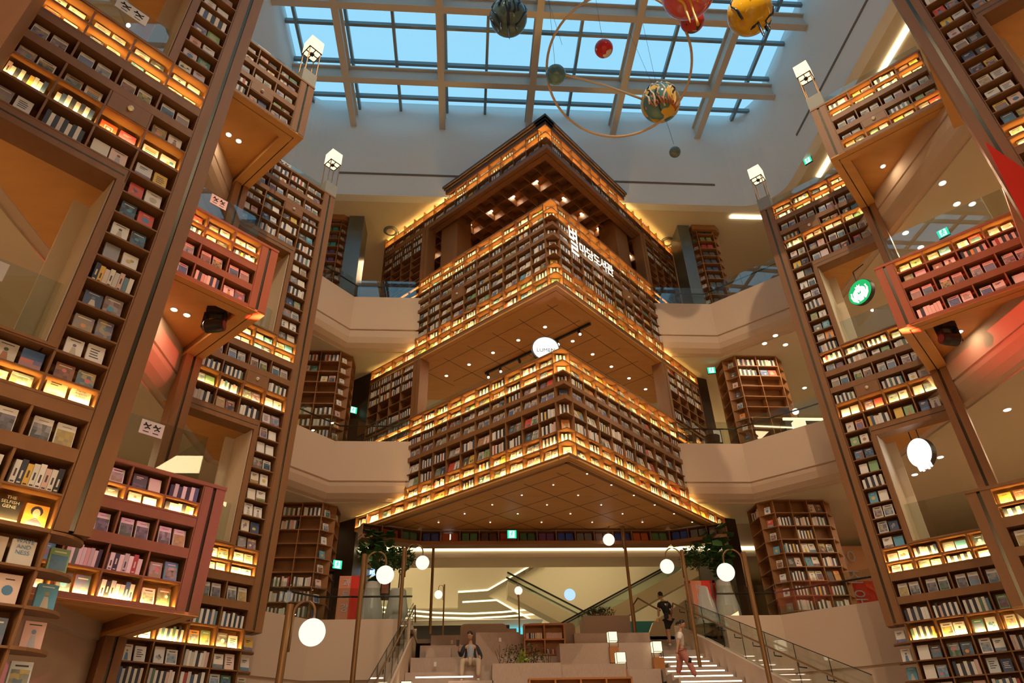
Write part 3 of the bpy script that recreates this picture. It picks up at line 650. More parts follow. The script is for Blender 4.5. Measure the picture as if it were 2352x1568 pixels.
# ---- ceiling fittings
def downlight(x, y, z, label, grp, r=.055, real=0):
    t = thing('downlight', label, 'ceiling light', (x, y, z), grp)
    q = MB(); q.lathe([(r * 1.35, z - .012), (r * 1.35, z - .002)], x, y, 14); q.build('trim_ring', 'white', t)
    q = MB(); q.lathe([(r, z - .022), (r, z - .012)], x, y, 14); q.build('lens', 'down', t)
    if real:
        o = area('downlight_beam', (x, y, z - .03), .1, real, WARM2); o.data.shape = 'DISK'
for i in range(6):
    for F, nm in ((FCL, 'left'), (FCR, 'right')):
        if i == 0 and nm == 'right': continue
        p = F(1.74 + 1.165 * i, 1.59, 0); downlight(p[0], p[1], 13.95, 'small ceiling downlight in the middle soffit, %s row' % nm, 'downlights in the middle soffit', real=14)
        p = F(1.50 + 1.165 * i, 1.30, 0); downlight(p[0], p[1], 20.32, 'small downlight in the coffered top ceiling, %s row' % nm, 'downlights in the coffered ceiling', .05, real=3)
for i in range(6):
    for j in range(6):
        if i + j > 6: continue
        p = FCL(.41 + 1.165 * i, 1.33 + 1.165 * j, 0)
        if p[1] < 21.5: downlight(p[0], p[1], 8.40, 'small twin downlight in the lowest wooden soffit', 'downlights in the lowest soffit', .022)
for k, (x, y, z) in enumerate(((10.63, 19.55, 14.42), (10.82, 19.03, 14.42), (11.43, 19.61, 14.42), (12.66, 22.82, 14.42), (13.54, 22.76, 14.42), (12.38, 11.71, 14.42), (13.25, 12.44, 14.42), (13.68, 12.42, 14.42), (12.48, 13.63, 14.42), (13.29, 14.22, 14.42),
                      (13.21, 13.83, 8.85), (13.32, 16.74, 8.85), (13.34, 18.04, 8.85), (13.31, 19.08, 8.85))):
    downlight(x, y, z, 'round ceiling downlight over the %s right gallery' % ('middle' if z > 10 else 'lower'), 'gallery downlights', .08, real=30)
FLm_d = FLm; 
for F, d in ((FLm, (.9, 1.2)), (FRm, (1.2, 1.0))):
    for z in (15.64, 10.08):
        for k in (0, 1):
            p = F(1.0 + .28 * k, 1.5 + .6 * (F is FRm) * k, 0); downlight(p[0], p[1], z, 'downlight in the soffit under a tower box', 'tower soffit downlights', .06, real=5)
# linear lights of the top gallery
for k, (x0, x1, y0, y1) in enumerate(((10.85, 12.25, 19.86, 20.02), (13.5, 13.66, 15.0, 17.6), (13.5, 13.66, 9.0, 13.0), (-9.4, -9.24, 6, 11), (-9.4, -9.24, 12.5, 17))):
    q = MB(); q.box(x0, x1, y0, y1, 20.95, 20.99); o = q.build('linear_light', emat('linear light %d' % k, (1, .82, .5), 9), org=((x0 + x1) / 2, (y0 + y1) / 2, 20.95)); tag(o, ('short linear ceiling light beside the top right shelf column', 'linear ceiling light seen between right towers', 'long linear ceiling light over the upper right box', 'linear ceiling light over the top left gallery', 'linear ceiling light at the far left gallery')[k], 'ceiling light')
# warm fill lights added under the gallery ceilings, so floor bounce brightens them
for z in (20.9, 14.38, 8.8):
    for x in (-10.5, 15.5):
        for y in (2, 9, 15): area('gallery_fill_light', (x, y, z), 1.2, 95, WARM, sizey=3)
    for x in (-2.5, 7.8): area('gallery_fill_light', (x * 1.4 - 1, 24 if z > 9 else 23.5, z - (.05)), 1.5, 90, WARM, sizey=1.5)
for x in (0, 5): area('gallery_fill_light', (x, 17.9 + 2, 14.3), 1, 40, WARM, sizey=1)
area('gallery_fill_light', (2.6, 20.5, 20.2), 1, 30, WARM, sizey=1)
# exit signs
def exit_sign(x, y, z, label, w=.30, h=.27, yaw=0):
    t = thing('exit_sign', label, 'exit sign', (x, y, z - h / 2)); c, s_ = math.cos(yaw), math.sin(yaw); F = frame(x, y, (c, s_), (-s_, c))
    q = MB(); q.fbox(F, -w / 2, w / 2, 0, .06, z - h / 2, z + h / 2); q.build('housing', 'dark', t)
    q = MB(); q.fbox(F, -w / 2 + .008, w / 2 - .008, -.006, 0, z - h / 2 + .008, z + h / 2 - .008); fc = q.build('lit_face', 'exitg', t)
    q = MB(); q.fbox(F, -w * .28, w * .28, -.009, -.006, z - h * .40, z + h * .40); q.build('doorway_panel', 'exitw', fc)
    g = MB(); P = lambda u, v: F(u * w, -.014, z + v * h)
    g.sphere(P(.03, .27), .022, 8, 6)
    for p in ([(0, .18), (-.03, -.04)], [(-.03, -.04), (.08, -.14), (.05, -.30)], [(-.03, -.04), (-.10, -.20), (-.19, -.28)], [(0, .15), (.10, .06), (.17, .12)], [(0, .15), (-.10, .10), (-.14, -.02)]): g.tube([P(*k) for k in p], .012, 5)
    g.build('running_figure', 'exitg', fc)
exit_sign(1.47, 20.9, 7.95, 'green exit sign hanging under the lowest soffit, front centre')
exit_sign(-3.95, 21.5, 7.2, 'green exit sign on the dark wall, lowest left floor', yaw=.5)
exit_sign(-4.17, 22.2, 12.93, 'green exit sign on the dark wall, middle left floor', yaw=.5)
exit_sign(9.11, 21.05, 14.15, 'green exit sign under the right gallery ceiling, middle floor', yaw=-.2)
exit_sign(12.7, 16.7, 20.85, 'green exit sign beside a linear light, top right gallery', yaw=-.9)
exit_sign(13.2, 13.2, 14.05, 'green exit sign seen between the two boxes of right tower', yaw=-.9)
exit_sign(-9.2, 13.6, 1.55 + .4, 'green exit sign at the bottom left corner', yaw=.6)
# ---- the lit lettering on the middle tier
sg = thing('letter_sign', 'glowing white Korean lettering reading the library name', 'sign', FCR(1.9, -.15, 15.9))
mt = face_mtx(FCR, .66, -.16, 16.22, -1); 
def ftext(s, size, F, s0, z, m, nm, parent, d=-.16, flip=-1, ext=.02, lean=0, al='LEFT', off=0): return text(s, size, face_mtx(F, s0, d, z, flip, lean), m, nm, parent, ext, al, off)
for ch, s0, z, sz, sx in (('별', .60, 16.0, 1.25, .50), ('마', 1.17, 16.0, .50, .92), ('당', 1.58, 16.02, .50, .92), ('도', 1.99, 16.05, .48, .92), ('서', 2.36, 16.08, .50, .92), ('관', 2.75, 16.10, .54, .9)):
    mt = face_mtx(FCR, s0, -.16, z, -1) @ Matrix.Diagonal((sx, 1, 1, 1)); text(ch, sz, mt, 'sign', 'letter', sg, .006, 'LEFT', .0)
lu = thing('round_sign', 'round white illuminated sign reading LUMEN on the lowest rail', 'sign', FCL(.85, .4, 11.7)); 
q = MB(); c0 = Vector(FCL(.80, .32, 12.12)); n_ = Vector((0, -1, 0)); xx = Vector((1, 0, 0))
for rr, y0, y1, mm in ((.42, .02, .12, 1), (.38, 0, .02, 0)):
    P = [c0 + rr * (xx * math.cos(2 * PI * k / 32) + Vector((0, 0, 1)) * math.sin(2 * PI * k / 32)) for k in range(32)]
    q2 = MB(); q2.v = [tuple(p + Vector((0, y0, 0))) for p in P] + [tuple(p + Vector((0, y1, 0))) for p in P]; q2.f = [tuple(range(32)), tuple(range(32, 64))[::-1]] + [(k, 32 + k, 32 + (k + 1) % 32, (k + 1) % 32) for k in range(32)]; q2.m = [0] * 34; q2.c = [None] * 34
    ob = q2.build('lit_disc' if mm == 0 else 'rim', emat('white sign face', (1, .97, .93), 1.6) if mm == 0 else 'dark', lu)
text('LUMEN', .17, Matrix(((1, 0, 0, c0.x), (0, 0, -1, c0.y - .012), (0, 1, 0, c0.z - .08), (0, 0, 0, 1))), 'dark', 'lettering', lu)
# round signs between the right towers
def disc_mesh(C, X, r, y0, y1, rz=None, n=36):
    """flat round box facing along the normal of X"""
    Zv = Vector((0, 0, 1)); Nn = X.cross(Zv); rz = rz or r; q2 = MB(); P = [Vector(C) + X * r * math.cos(2 * PI * k / n) + Zv * rz * math.sin(2 * PI * k / n) for k in range(n)]
    q2.v = [tuple(p + Nn * y0) for p in P] + [tuple(p + Nn * y1) for p in P]; q2.f = [tuple(range(n)), tuple(range(n, 2 * n))[::-1]] + [(k, n + k, n + (k + 1) % n, (k + 1) % n) for k in range(n)]
    q2.m = [0] * (n + 2); q2.c = [None] * (n + 2); return q2
XS = Vector((.30, -.954, 0)).normalized(); NS = XS.cross(Vector((0, 0, 1)))
C1 = Vector(FRf(1.92, .5, 13.30)); C2 = Vector(FRf(1.88, .5, 8.22))
st = thing('round_sign', 'green and white round coffee sign hanging in the right tower opening', 'sign', C1)
disc_mesh(C1, XS, .41, -.12, .02, .38).build('housing', 'dark', st, fix=True)
fc = disc_mesh(C1, XS, .40, .021, .04, .37).build('green_face', emat('green sign light', (.02, .42, .12), 1.3), st, fix=True)
q = MB(); Zv = Vector((0, 0, 1)); W = lambda u, v, o=.055: tuple(C1 + XS * u * .36 + Zv * v * .36 + NS * o)
for sgn in (-1, 1):          # wavy hair strands, arms and face of the emblem
    for k in range(4): q.tube([W(sgn * (.10 + .09 * k), .42 - .05 * k), W(sgn * (.24 + .10 * k), .10), W(sgn * (.20 + .12 * k), -.25), W(sgn * (.30 + .10 * k), -.62 + .05 * k)], .020, 5)
    q.tube([W(sgn * .35, -.80), W(sgn * .70, -.45), W(sgn * .80, -.05), W(sgn * .72, .25)], .028, 5)
q.poly([W(-.13, .05), W(0, -.10), W(.13, .05), W(.14, .28), W(.08, .36), W(-.08, .36), W(-.14, .28)]); q.poly([W(-.2, .42), W(.2, .42), W(.25, .62), (W(.08, .52)), W(0, .70), W(-.08, .52), W(-.25, .62)])
q.poly([W(-.3, -.2), W(.3, -.2), W(.2, -.85), W(-.2, -.85)]); q.build('emblem', emat('white emblem light', (1, 1, .9), 2.2), fc)
q = MB(); q.tube([tuple(C1 + Zv * .36), tuple(C1 + Zv * .75)], .015, 6); q.tube([tuple(C1 + Zv * .75), tuple(C1 + Zv * .75 + XS * .4)], .015, 6); q.build('bracket', 'black', st)
st = thing('oval_sign', 'white illuminated oval sign with drip-like lower edge, right tower opening', 'sign', C2)
disc_mesh(C2, XS, .34, -.14, .02, .38).build('housing', 'dark', st, fix=True)
w_ = emat('white oval light', (1, .98, .93), 3); fc = disc_mesh(C2, XS, .33, .021, .04, .37).build('lit_face', w_, st, fix=True)
q = MB()
for k in range(5): q.tube([tuple(C2 + XS * (-.16 + .08 * k) + Zv * -.25 + NS * .03), tuple(C2 + XS * (-.13 + .08 * k) + Zv * (-.44 - .03 * (k % 2)) + NS * .03)], .03, 6)
q.build('drips', w_, fc)
q = MB()
for k in (-.1, .12): q.tube([tuple(C2 + XS * k + Zv * .36), tuple(C2 + XS * k + Zv * .62)], .012, 6)
q.build('bracket', 'black', st)
# red banner on the near right tower
bn = thing('hanging_banner', 'red banner with white script hanging beside the nearest right tower', 'banner', (9.6, 7.9, 7.5))
F = frame(*AB(-1.19, 12.0), MINUS_A, PLUS_B); q = MB(); v0 = [F(0, 0, 11.05), F(-.0, 0, 6.2), F(1.0, .75, 6.2), F(1.0, .75, 10.4)]
v0 = [AB(-1.19, 12.0) + (11.08,), AB(-1.10, 12.0) + (9.21,), AB(-.64, 12.0) + (7.6,), AB(-1.75, 12.35) + (7.2,), AB(-1.75, 12.35) + (9.6,)]
q.v = v0 + [(x + .01, y + .02, z) for x, y, z in v0]; q.f = [(0, 1, 2, 3, 4), (9, 8, 7, 6, 5)] + [(k, 5 + k, 5 + (k + 1) % 5, (k + 1) % 5) for k in range(5)]; q.m = [0] * 7; q.c = [None] * 7
bf = q.build('cloth', 'red', bn, fix=True)
# ---- moving head stage lights
def moving_head(F, s, d, z, label, tgt, col, power):
    p = F(s, d, 0); t = thing('stage_light', label, 'stage light', (p[0], p[1], z), 'moving head stage lights'); x, y = p[0], p[1]
    q = MB(); q.box(x - .17, x + .17, y - .14, y + .14, z - .14, z); q.build('base', 'black', t)
    q = MB()
    for k in (-1, 1): q.box(x + k * .19 - .03, x + k * .19 + .03, y - .08, y + .08, z - .50, z - .12)
    q.box(x - .20, x + .20, y - .08, y + .08, z - .18, z - .13); q.build('yoke', 'black', t)
    v = (Vector(tgt) - Vector((x, y, z - .42))).normalized(); q = MB(); c = Vector((x, y, z - .42))
    q.tube([c - v * .2, c - v * .14, c + v * .1, c + v * .22], [.10, .15, .15, .13], 16); hd = q.build('head', 'black', t)
    q = MB(); q.tube([c + v * .22, c + v * .235], [.10, .10], 16); q.build('lens', mat('lens', (.08, .04, .05), .1), hd)
    spot('stage_light_beam', tuple(c + v * .3), tgt, power, col, .40, .7, .08)
moving_head(FLm, .65, .85, 10.08, 'black moving head light under the red-lit left box', (11.2, 10.4, 10.9), (1, .06, .04), 9000)
moving_head(FRm, .80, .90, 10.08, 'black moving head light under the right middle box', (-5.1, 11.0, 10.7), (1, .07, .05), 10000)
spot('stage_light_beam', (9.2, 12.5, 9.4), (-6.0, 10.6, 4.8), 4000, (1, .14, .40), .30, .8, .08)
spot('stage_light_beam', (9.2, 12.3, 9.4), (2.7, 15.9, 13.7), 700, (.50, .42, 1), .15, .9, .08)
q = None
# ---- track light in the lower gap
tk = thing('track_light', 'black ceiling track with small spotlights in the lower gap', 'track light', FCL(3, 2.4, 13.9))
q = MB(); q.fbox(FCL, .5, 5.2, 2.38, 2.44, 13.86, 13.94); q.build('track', 'black', tk)
for k, s in enumerate((1.0, 1.9, 2.9, 3.6, 4.5, 5.1)):
    p = FCL(s, 2.41, 13.86); q = MB(); q.tube([p, (p[0] + .03, p[1] - .1, 13.66)], .05, 10); sp = q.build('spot_head', 'black', tk)
    if k in (0, 1, 4, 5): q = MB(); q.sphere((p[0] + .03, p[1] - .11, 13.64), .045, 10, 6); q.build('lit_lens', 'down', sp)
# ---- air diffusers in the top gap ceiling and galleries
for x, y, z, r, nm in ((FCL(4.5, 2.5, 0)[0], FCL(4.5, 2.5, 0)[1], 19.96, .3, 'coffered ceiling beside the pillar'), (FCL(5.9, 1.2, 0)[0], FCL(5.9, 1.2, 0)[1], 19.96, .3, 'coffered ceiling beyond the pillar'), (-3.35, 21.4, 20.99, .3, 'top left gallery ceiling'), (8.6, 21.6, 20.99, .3, 'top right gallery ceiling')):
    t = thing('air_diffuser', 'round air diffuser in the %s' % nm, 'air vent', (x, y, z))
    q = MB(); q.lathe([(r, z), (r, z - .03), (r * .8, z - .05), (r * .78, z - .01)], x, y, 26); q.build('outer_ring', 'beam' if z < 20.5 else 'steel', t, smooth=False)
    q = MB(); q.lathe([(r * .6, z - .01), (r * .6, z - .05), (r * .1, z - .06)], x, y, 26); q.build('inner_cone', 'beam' if z < 20.5 else 'ceil', t)
# ================================================================ hanging planets
def blot(name, base, cols, scale, thr, gloss=.12):
    m = bpy.data.materials.new(name); m.use_nodes = True; nt = m.node_tree; p = nt.nodes['Principled BSDF']; p.inputs['Roughness'].default_value = gloss
    tc = nt.nodes.new('ShaderNodeTexCoord'); prev = None
    for i, (c, sc, th) in enumerate(zip(cols, scale, thr)):
        n = nt.nodes.new('ShaderNodeTexNoise'); n.inputs['Scale'].default_value = sc; n.inputs['Detail'].default_value = 1.5
        mp = nt.nodes.new('ShaderNodeMapping'); mp.inputs['Location'].default_value = (i * 7.3, i * 2.1, 3 + i); nt.links.new(tc.outputs['Object'], mp.inputs[0]); nt.links.new(mp.outputs[0], n.inputs['Vector'])
        mt = nt.nodes.new('ShaderNodeMath'); mt.operation = 'GREATER_THAN'; mt.inputs[1].default_value = th; nt.links.new(n.outputs[0], mt.inputs[0])
        mx = nt.nodes.new('ShaderNodeMix'); mx.data_type = 'RGBA'; nt.links.new(mt.outputs[0], mx.inputs[0]); mx.inputs[6].default_value = (*base, 1); mx.inputs[7].default_value = (*c, 1)
        if prev: nt.links.new(prev, mx.inputs[6])
        prev = mx.outputs[2]
    if prev: nt.links.new(prev, p.inputs['Base Color'])
    else: p.inputs['Base Color'].default_value = (*base, 1)
    return m
SLATE = (.07, .13, .14); DRIP = mat('dark blue drips', (.012, .025, .05), .2); YDR = mat('yellow drips', (.75, .38, .03), .3); WDR = mat('white paint drips', (.72, .68, .58), .4); ODR = mat('rust paint drips', (.45, .12, .03), .4); BDR = mat('black paint drips', (.02, .025, .03), .4)
def planet(C, r, label, m, wire=26.2, grp='hanging planet spheres'):
    t = thing('planet_sphere', label, 'hanging sphere', C, grp)
    q = MB(); q.sphere(C, r, 40, 24); q.build('ball', m, t, smooth=True)
    if wire: q = MB(); q.tube([(C[0], C[1], C[2] + r * .98), (C[0], C[1], wire)], .006, 4); q.build('wire', 'black', t)
    return t
def drips(t, C, r, angs, m, top=.15, w=.055, hang=None, name='drips', seed=1):
    q = MB(); rr_ = random.Random(seed); C = Vector(C)
    for k, (az, t0, t1, hg) in enumerate(angs):
        P = []; t0 += .45; t1 = min(t1 + .62, 2.95)
        for j in range(9):
            th = t0 + (t1 - t0) * j / 8; a = az + .08 * math.sin(j * 1.3 + k)
            P.append(C + r * 1.01 * Vector((math.sin(th) * math.cos(a), math.sin(th) * math.sin(a), math.cos(th))))
        if hg:
            e = P[-1]; P += [e + Vector((0, 0, -hg * .4)), e + Vector((.02, 0, -hg * .8)), e + Vector((.02, 0, -hg))]
        q.tube(P, [w * (.75 + .25 * math.sin(j * 1.1 + k)) for j in range(len(P) - 1)] + [w * .8], 7)
    q.build(name, m, t, smooth=True)
D = math.radians
C = (1.06, 11.69, 21.0); p = planet(C, .57, 'large dark slate sphere with black drips, left of the planets', blot('slate glaze', SLATE, [(.05, .09, .10)], [2.5], [.55]))
drips(p, C, .57, [(D(-150), .3, 2.0, .42), (D(-120), .3, 1.2, 0), (D(-95), .2, 2.3, 0), (D(-60), .3, 1.5, 0), (D(-30), .3, 2.1, .3), (D(-75), .2, 1.7, 0), (D(-100), .3, 2.9, .75), (D(180), .3, 1.9, .3)], DRIP, w=.045)
q = MB(); q.lathe([(.24, C[2] + .53), (.3, C[2] + .49), (.02, C[2] + .60)][::-1], C[0], C[1], 20); q.build('drip_cap', DRIP, p)
planet((2.74, 13.59, 21.0), .33, 'plain teal-grey sphere at the left end of the hoop', blot('teal glaze', (.07, .17, .20), [(.10, .22, .24)], [3], [.5]))
planet((4.27, 12.9, 21.5), .30, 'small red sphere with white splashes hanging on its own', blot('red splash', (.55, .02, .02), [(.75, .68, .60)], [3.2], [.60]))
C = (6.33, 14.15, 20.5); p = planet(C, .66, 'big sphere streaked teal, white, orange and yellow', blot('painted planet', (.10, .22, .23), [(.10, .22, .23), (.75, .48, .06), (.75, .30, .25)], [2, 1.4, 3.5], [.5, .5, .66]))
drips(p, C, .66, [(D(-150), .5, 1.6, 0), (D(-132), .4, 1.9, 0), (D(-112), .5, 1.4, 0), (D(-96), .6, 2.0, 0), (D(-74), .5, 1.5, 0), (D(-55), .6, 1.8, 0)], WDR, w=.04, name='white_drips')
drips(p, C, .66, [(D(-140), .5, 1.2, 0), (D(-64), .4, 1.3, 0), (D(-120), 1.2, 2.2, 0)], BDR, w=.03, name='black_drips')
q = MB(); Cv = Vector(C)
for k in range(12):
    a = D(-150 + 11 * k); q.tube([Cv + .668 * Vector((math.sin(th) * math.cos(a + dz), math.sin(th) * math.sin(a + dz), math.cos(th))) for th, dz in ((2.05 + .1 * (k % 3), 0), (2.3, .08), (2.5, .2))], .028, 6)
q.build('rust_drips', ODR, p, smooth=True)
q = MB(); q.tube([(C[0] + .05, C[1], C[2] - .62), (7.18, 15.7, 19.9 + .4)], .006, 4); q.build('wire', 'black', p)
planet((7.18, 15.75, 19.95), .20, 'small grey-blue sphere hanging below the streaked one', blot('grey glaze', (.13, .20, .21), [(.09, .14, .15)], [5], [.5]), wire=None)
C = (6.10, 10.22, 20.3); p = planet(C, .76, 'pink sphere with yellow dripping legs at the top edge', blot('pink glaze', (.62, .10, .11), [(.68, .22, .20)], [2.4], [.62]))
drips(p, C, .76, [(D(-165), .6, 2.2, .95), (D(-120), .9, 2.75, 1.1), (D(-20), .9, 1.9, 0), (D(-60), 1.5, 2.3, 0)], YDR, w=.055)
planet((6.9, 11.8, 21.5), .38, 'small red sphere with dark blotches behind the pink one', blot('dark splash red', (.52, .03, .02), [(.05, .05, .03), (.06, .22, .08), (.7, .6, .5)], [3.4, 3.8, 4], [.60, .66, .66]))
C = (8.30, 11.0, 20.7); p = planet(C, .66, 'yellow sphere with black drips at the top right', blot('yellow glaze', (.72, .42, .015), [(.70, .36, .02)], [3], [.6]))
drips(p, C, .66, [(D(-160), .3, 1.9, 0), (D(-110), .4, 1.3, 0), (D(-75), .3, 1.1, 0), (D(-25), 1.2, 2.0, .45), (D(-60), 2.9, 3.1, .75), (D(10), 1.4, 1.9, .25)], DRIP, w=.042)
# the hoop that links them
HC = Vector((4.75, 13.2, 21.0)); hp = thing('planet_hoop', 'large cream hoop linking the hanging spheres', 'ring', tuple(HC))
ax = Vector((1, .0, 0)).normalized(); vv = (HC - CAMP).normalized(); e1 = Vector((.9977, -.0638, -.02)); e1 = (e1 - vv * e1.dot(vv)).normalized(); e2 = vv.cross(e1) * -1
PH = []
for k in range(73):
    a = 2 * PI * k / 72; PH.append(tuple(HC + 2.35 * math.cos(a) * e1 + 2.2 * math.sin(a) * e2))
q = MB(); q.tube(PH, .042, 8, caps=False); q.build('hoop', mat('cream hoop', (.62, .46, .30), .5), hp, smooth=True)
q = MB(); q.tube([(2.9, 13.5, 20.95), (4.4, 13.75, 20.75), (5.8, 14.1, 20.55)], .042, 8); q.build('cross_arm', 'beam', hp, smooth=True)
q = MB()
for x, y in ((2.9, 12.9), (6.2, 14.2)): q.tube([(x, y, 21.6), (x - .3, y + .3, 25)], .006, 4)
q.build('wire', 'black', hp)
# ================================================================ stairs, tiers and lower hall
M['step'] = mat('step stone', (.46, .38, .32), .6, noise=.08, nscale=8)
stt = thing('staircase', 'pale stone staircase with lit step noses on the right', 'stairs', (6.1, 18, 0))
for i in range(20):
    v = 22.95 - .53 * i; z = 5.25 - .178 * i
    if z < .3: break
    x0 = 5.45 if i < 8 else 5.2 if i < 14 else 4.9
    q = MB(); q.box(x0, 6.82, v, v + .56, z - .30, z); q.build('step', 'step', stt)
    if i >= 5: q = MB(); q.box(x0 + .05, 6.75, v - .004, v + .004, z - .095, z - .07); q.build('step_light', emat('step light', (1, .74, .55), 5) if 'stepl' not in M else M['stepl'], stt)
    if 'stepl' not in M: M['stepl'] = bpy.data.materials.get('step light') or emat('step light', (1, .74, .55), 5)
def stringer(x0, x1, label, side):
    t = thing('stair_balustrade', label, 'stair railing', (x0, 18, 0)); zf = lambda v: 5.25 - .178 * (22.95 - v) / .53
    q = MB(); P = [(22.9, 5.25), (22.9, 5.55), (20.2, zf(20.2) + .42), (12, zf(12) + .42), (12, 0), (22.9, 0)]
    q.v = [(x0, v, z) for v, z in P] + [(x1, v, z) for v, z in P]; n = len(P); q.f = [tuple(range(n)), tuple(range(n, 2 * n))[::-1]] + [(k, n + k, n + (k + 1) % n, (k + 1) % n) for k in range(n)]; q.m = [0] * len(q.f); q.c = [None] * len(q.f); q.build('stringer', 'olive' if 0 else 'wall', t, fix=True)
    for k in range(7):
        v0 = 21.6 - 1.35 * k; v1 = v0 - 1.33; q = MB(); x = (x0 + x1) / 2
        q.hexa([(x, v0, zf(v0) + .42), (x + .015, v0, zf(v0) + .42), (x + .015, v1, zf(v1) + .42), (x, v1, zf(v1) + .42), (x, v0, zf(v0) + 1.25), (x + .015, v0, zf(v0) + 1.25), (x + .015, v1, zf(v1) + 1.25), (x, v1, zf(v1) + 1.25)]); q.build('glass_panel', 'railglass', t)
        q = MB(); q.tube([(x + .007, v0, zf(v0) + .42), (x + .007, v0, zf(v0) + 1.27)], .009, 4); q.tube([(x + .007, v0, zf(v0) + 1.26), (x + .007, v1, zf(v1) + 1.26)], .009, 4); q.build('glass_edge', 'black', t)
    xr = x0 - .08 * side; q = MB(); q.tube([(xr, 22.9, 5.75), (xr, 22.4, 6.15), (xr, 12.2, zf(12.2) + 1.0)], .024, 8); q.build('handrail', 'brass', t)
    for k in range(9):
        v = 21.8 - 1.05 * k; q = MB(); q.tube([(xr, v, zf(v) + .98), (xr, v, zf(v) + .90), ((x0 + x1) / 2, v, zf(v) + .88)], .013, 5); q.build('bracket', 'black', t)
stringer(6.84, 7.0, 'white stair wall with glass and brass handrail right of the stairs', 1)
stringer(-1.62, -1.48, 'glass balustrade with brass handrail left of the seating tiers', -1)
q = MB(); q.tube([(5.5, 22.6, 5.25), (5.5, 22.6, 6.15), (5.6, 22.3, 6.3), (5.85, 21.6, 5.9), (6.0, 21.3, 5.72)], .025, 8); o = q.build('handrail', 'brass', org=(5.5, 22.6, 5.25)); tag(o, 'brass handrail loop at the head of the stairs', 'handrail')
seat = thing('seating_tiers', 'stepped woven-stone seating blocks climbing to the lowest floor', 'tiered seating', (1.5, 19, 0))
TI = [(22.4, 5.27, -1.0, 3.75), (21.2, 4.80, -1.25, 5.4), (20.1, 4.33, -1.42, 5.4), (19.0, 3.84, -1.47, 5.15), (18.0, 3.36, -1.47, 5.1), (17.0, 2.88, -1.47, 4.9), (16.0, 2.4, -1.47, 4.9)]
for i, (v, z, x0, x1) in enumerate(TI):
    q = MB(); q.box(x0, x1, v, v + 1.3, max(0, z - .62), z); q.build('tier', 'tier', seat)
for (x0, x1, v, z0, z1) in ((.36, 1.62, 21.9, 4.8, 5.36), (.36, 1.62, 20.7, 4.3, 5.05), (3.74, 5.2, 22.0, 4.6, 5.72), (2.9, 3.9, 21.0, 4.3, 5.0), (2.6, 5.3, 19.5, 3.9, 4.55), (3.2, 5.42, 20.7, 4.4, 5.0), (-.2, .55, 19.05, 3.4, 3.98), (-1.05, -.35, 20.6, 4.4, 4.66), (1.62, 4.1, 18.4, 3.2, 3.9)):
    q = MB(); q.box(x0, x1, v, v + .9, z0, z1); q.build('seat_block', 'tier', seat)
for (x0, x1, v, z) in ((-1.15, .25, 18.2, 3.62), (-1.1, .1, 17.96, 3.38)):
    q = MB(); q.box(x0, x1, v - .01, v, z, z + .03); q.build('seat_light', M['stepl'], seat)
for k, (x, v, z) in enumerate(((-.35, 22.39, 5.07), (-.75, 19.99, 4.15), (1.4, 21.89, 5.12), (1.05, 20.69, 4.85), (.22, 19.04, 3.75))):
    q = MB(); q.box(x - .035, x + .035, v - .012, v, z - .055, z + .055); o = q.build('wall_socket', 'white', org=(x, v, z)); tag(o, 'small white socket plate on the %s seating riser' % ('top left', 'third left', 'top middle', 'second middle', 'seated man\'s')[k], 'socket', 'socket plates on the seating')
def low_shelf(x0, x1, y, z0, z1, nx, nz, label, books=True):
    t = thing('low_bookcase', label, 'bookcase', ((x0 + x1) / 2, y, z0)); F = fx(x0, y); w = x1 - x0; m_ = mat('orange oak', (.42, .17, .05), .45, noise=.1) if 'ooak' not in M else M['ooak']; M['ooak'] = m_
    q = MB(); q.fbox(F, 0, w, .32, .35, z0, z1); q.build('back_panel', 'ooak', t)
    for k in range(nx + 1): q = MB(); q.fbox(F, w * k / nx - .02, w * k / nx + .02, 0, .33, z0, z1); q.build('divider', 'ooak', t)
    for k in range(nz + 1): zz = z0 + (z1 - z0) * k / nz; q = MB(); q.fbox(F, -.02, w + .02, -.005, .33, zz - .02, zz + .02); q.build('shelf', 'ooak', t)
    if books:
        for i in range(nx):
            for j in range(nz):
                if i == 0 and j == 0: continue
                s = w * i / nx + .04; n = 16
                for b in range(n - (5 if j == 0 else 0)):
                    BOOKS.append(dict(t='S', F=F, s=s + b * (w / nx - .1) / n + .012, d=.06, z=z0 + (z1 - z0) * j / nz + .022, w=.024, h=.15 - .04 * (j == 0) + .02 * rnd.random(), th=.2, ci=rnd.choice((0, 1, 3, 6, 9, 10, 8, 3)) if i == 0 or j == 0 else 9, k=b, info=('low', label, j, i, False), n=n, flip=-1))
low_shelf(1.73, 2.87, 20.35, 4.40, 5.19, 2, 2, 'small oak bookcase standing in the middle of the seating tiers')
low_shelf(-1.2, .2, 17.1, 2.7, 3.36, 3, 1, 'low oak bookcase below the seated man at the bottom edge', False)
low_shelf(1.55, 3.95, 17.2, 2.75, 3.45, 4, 1, 'long low oak bookcase at the bottom edge right of centre', False)
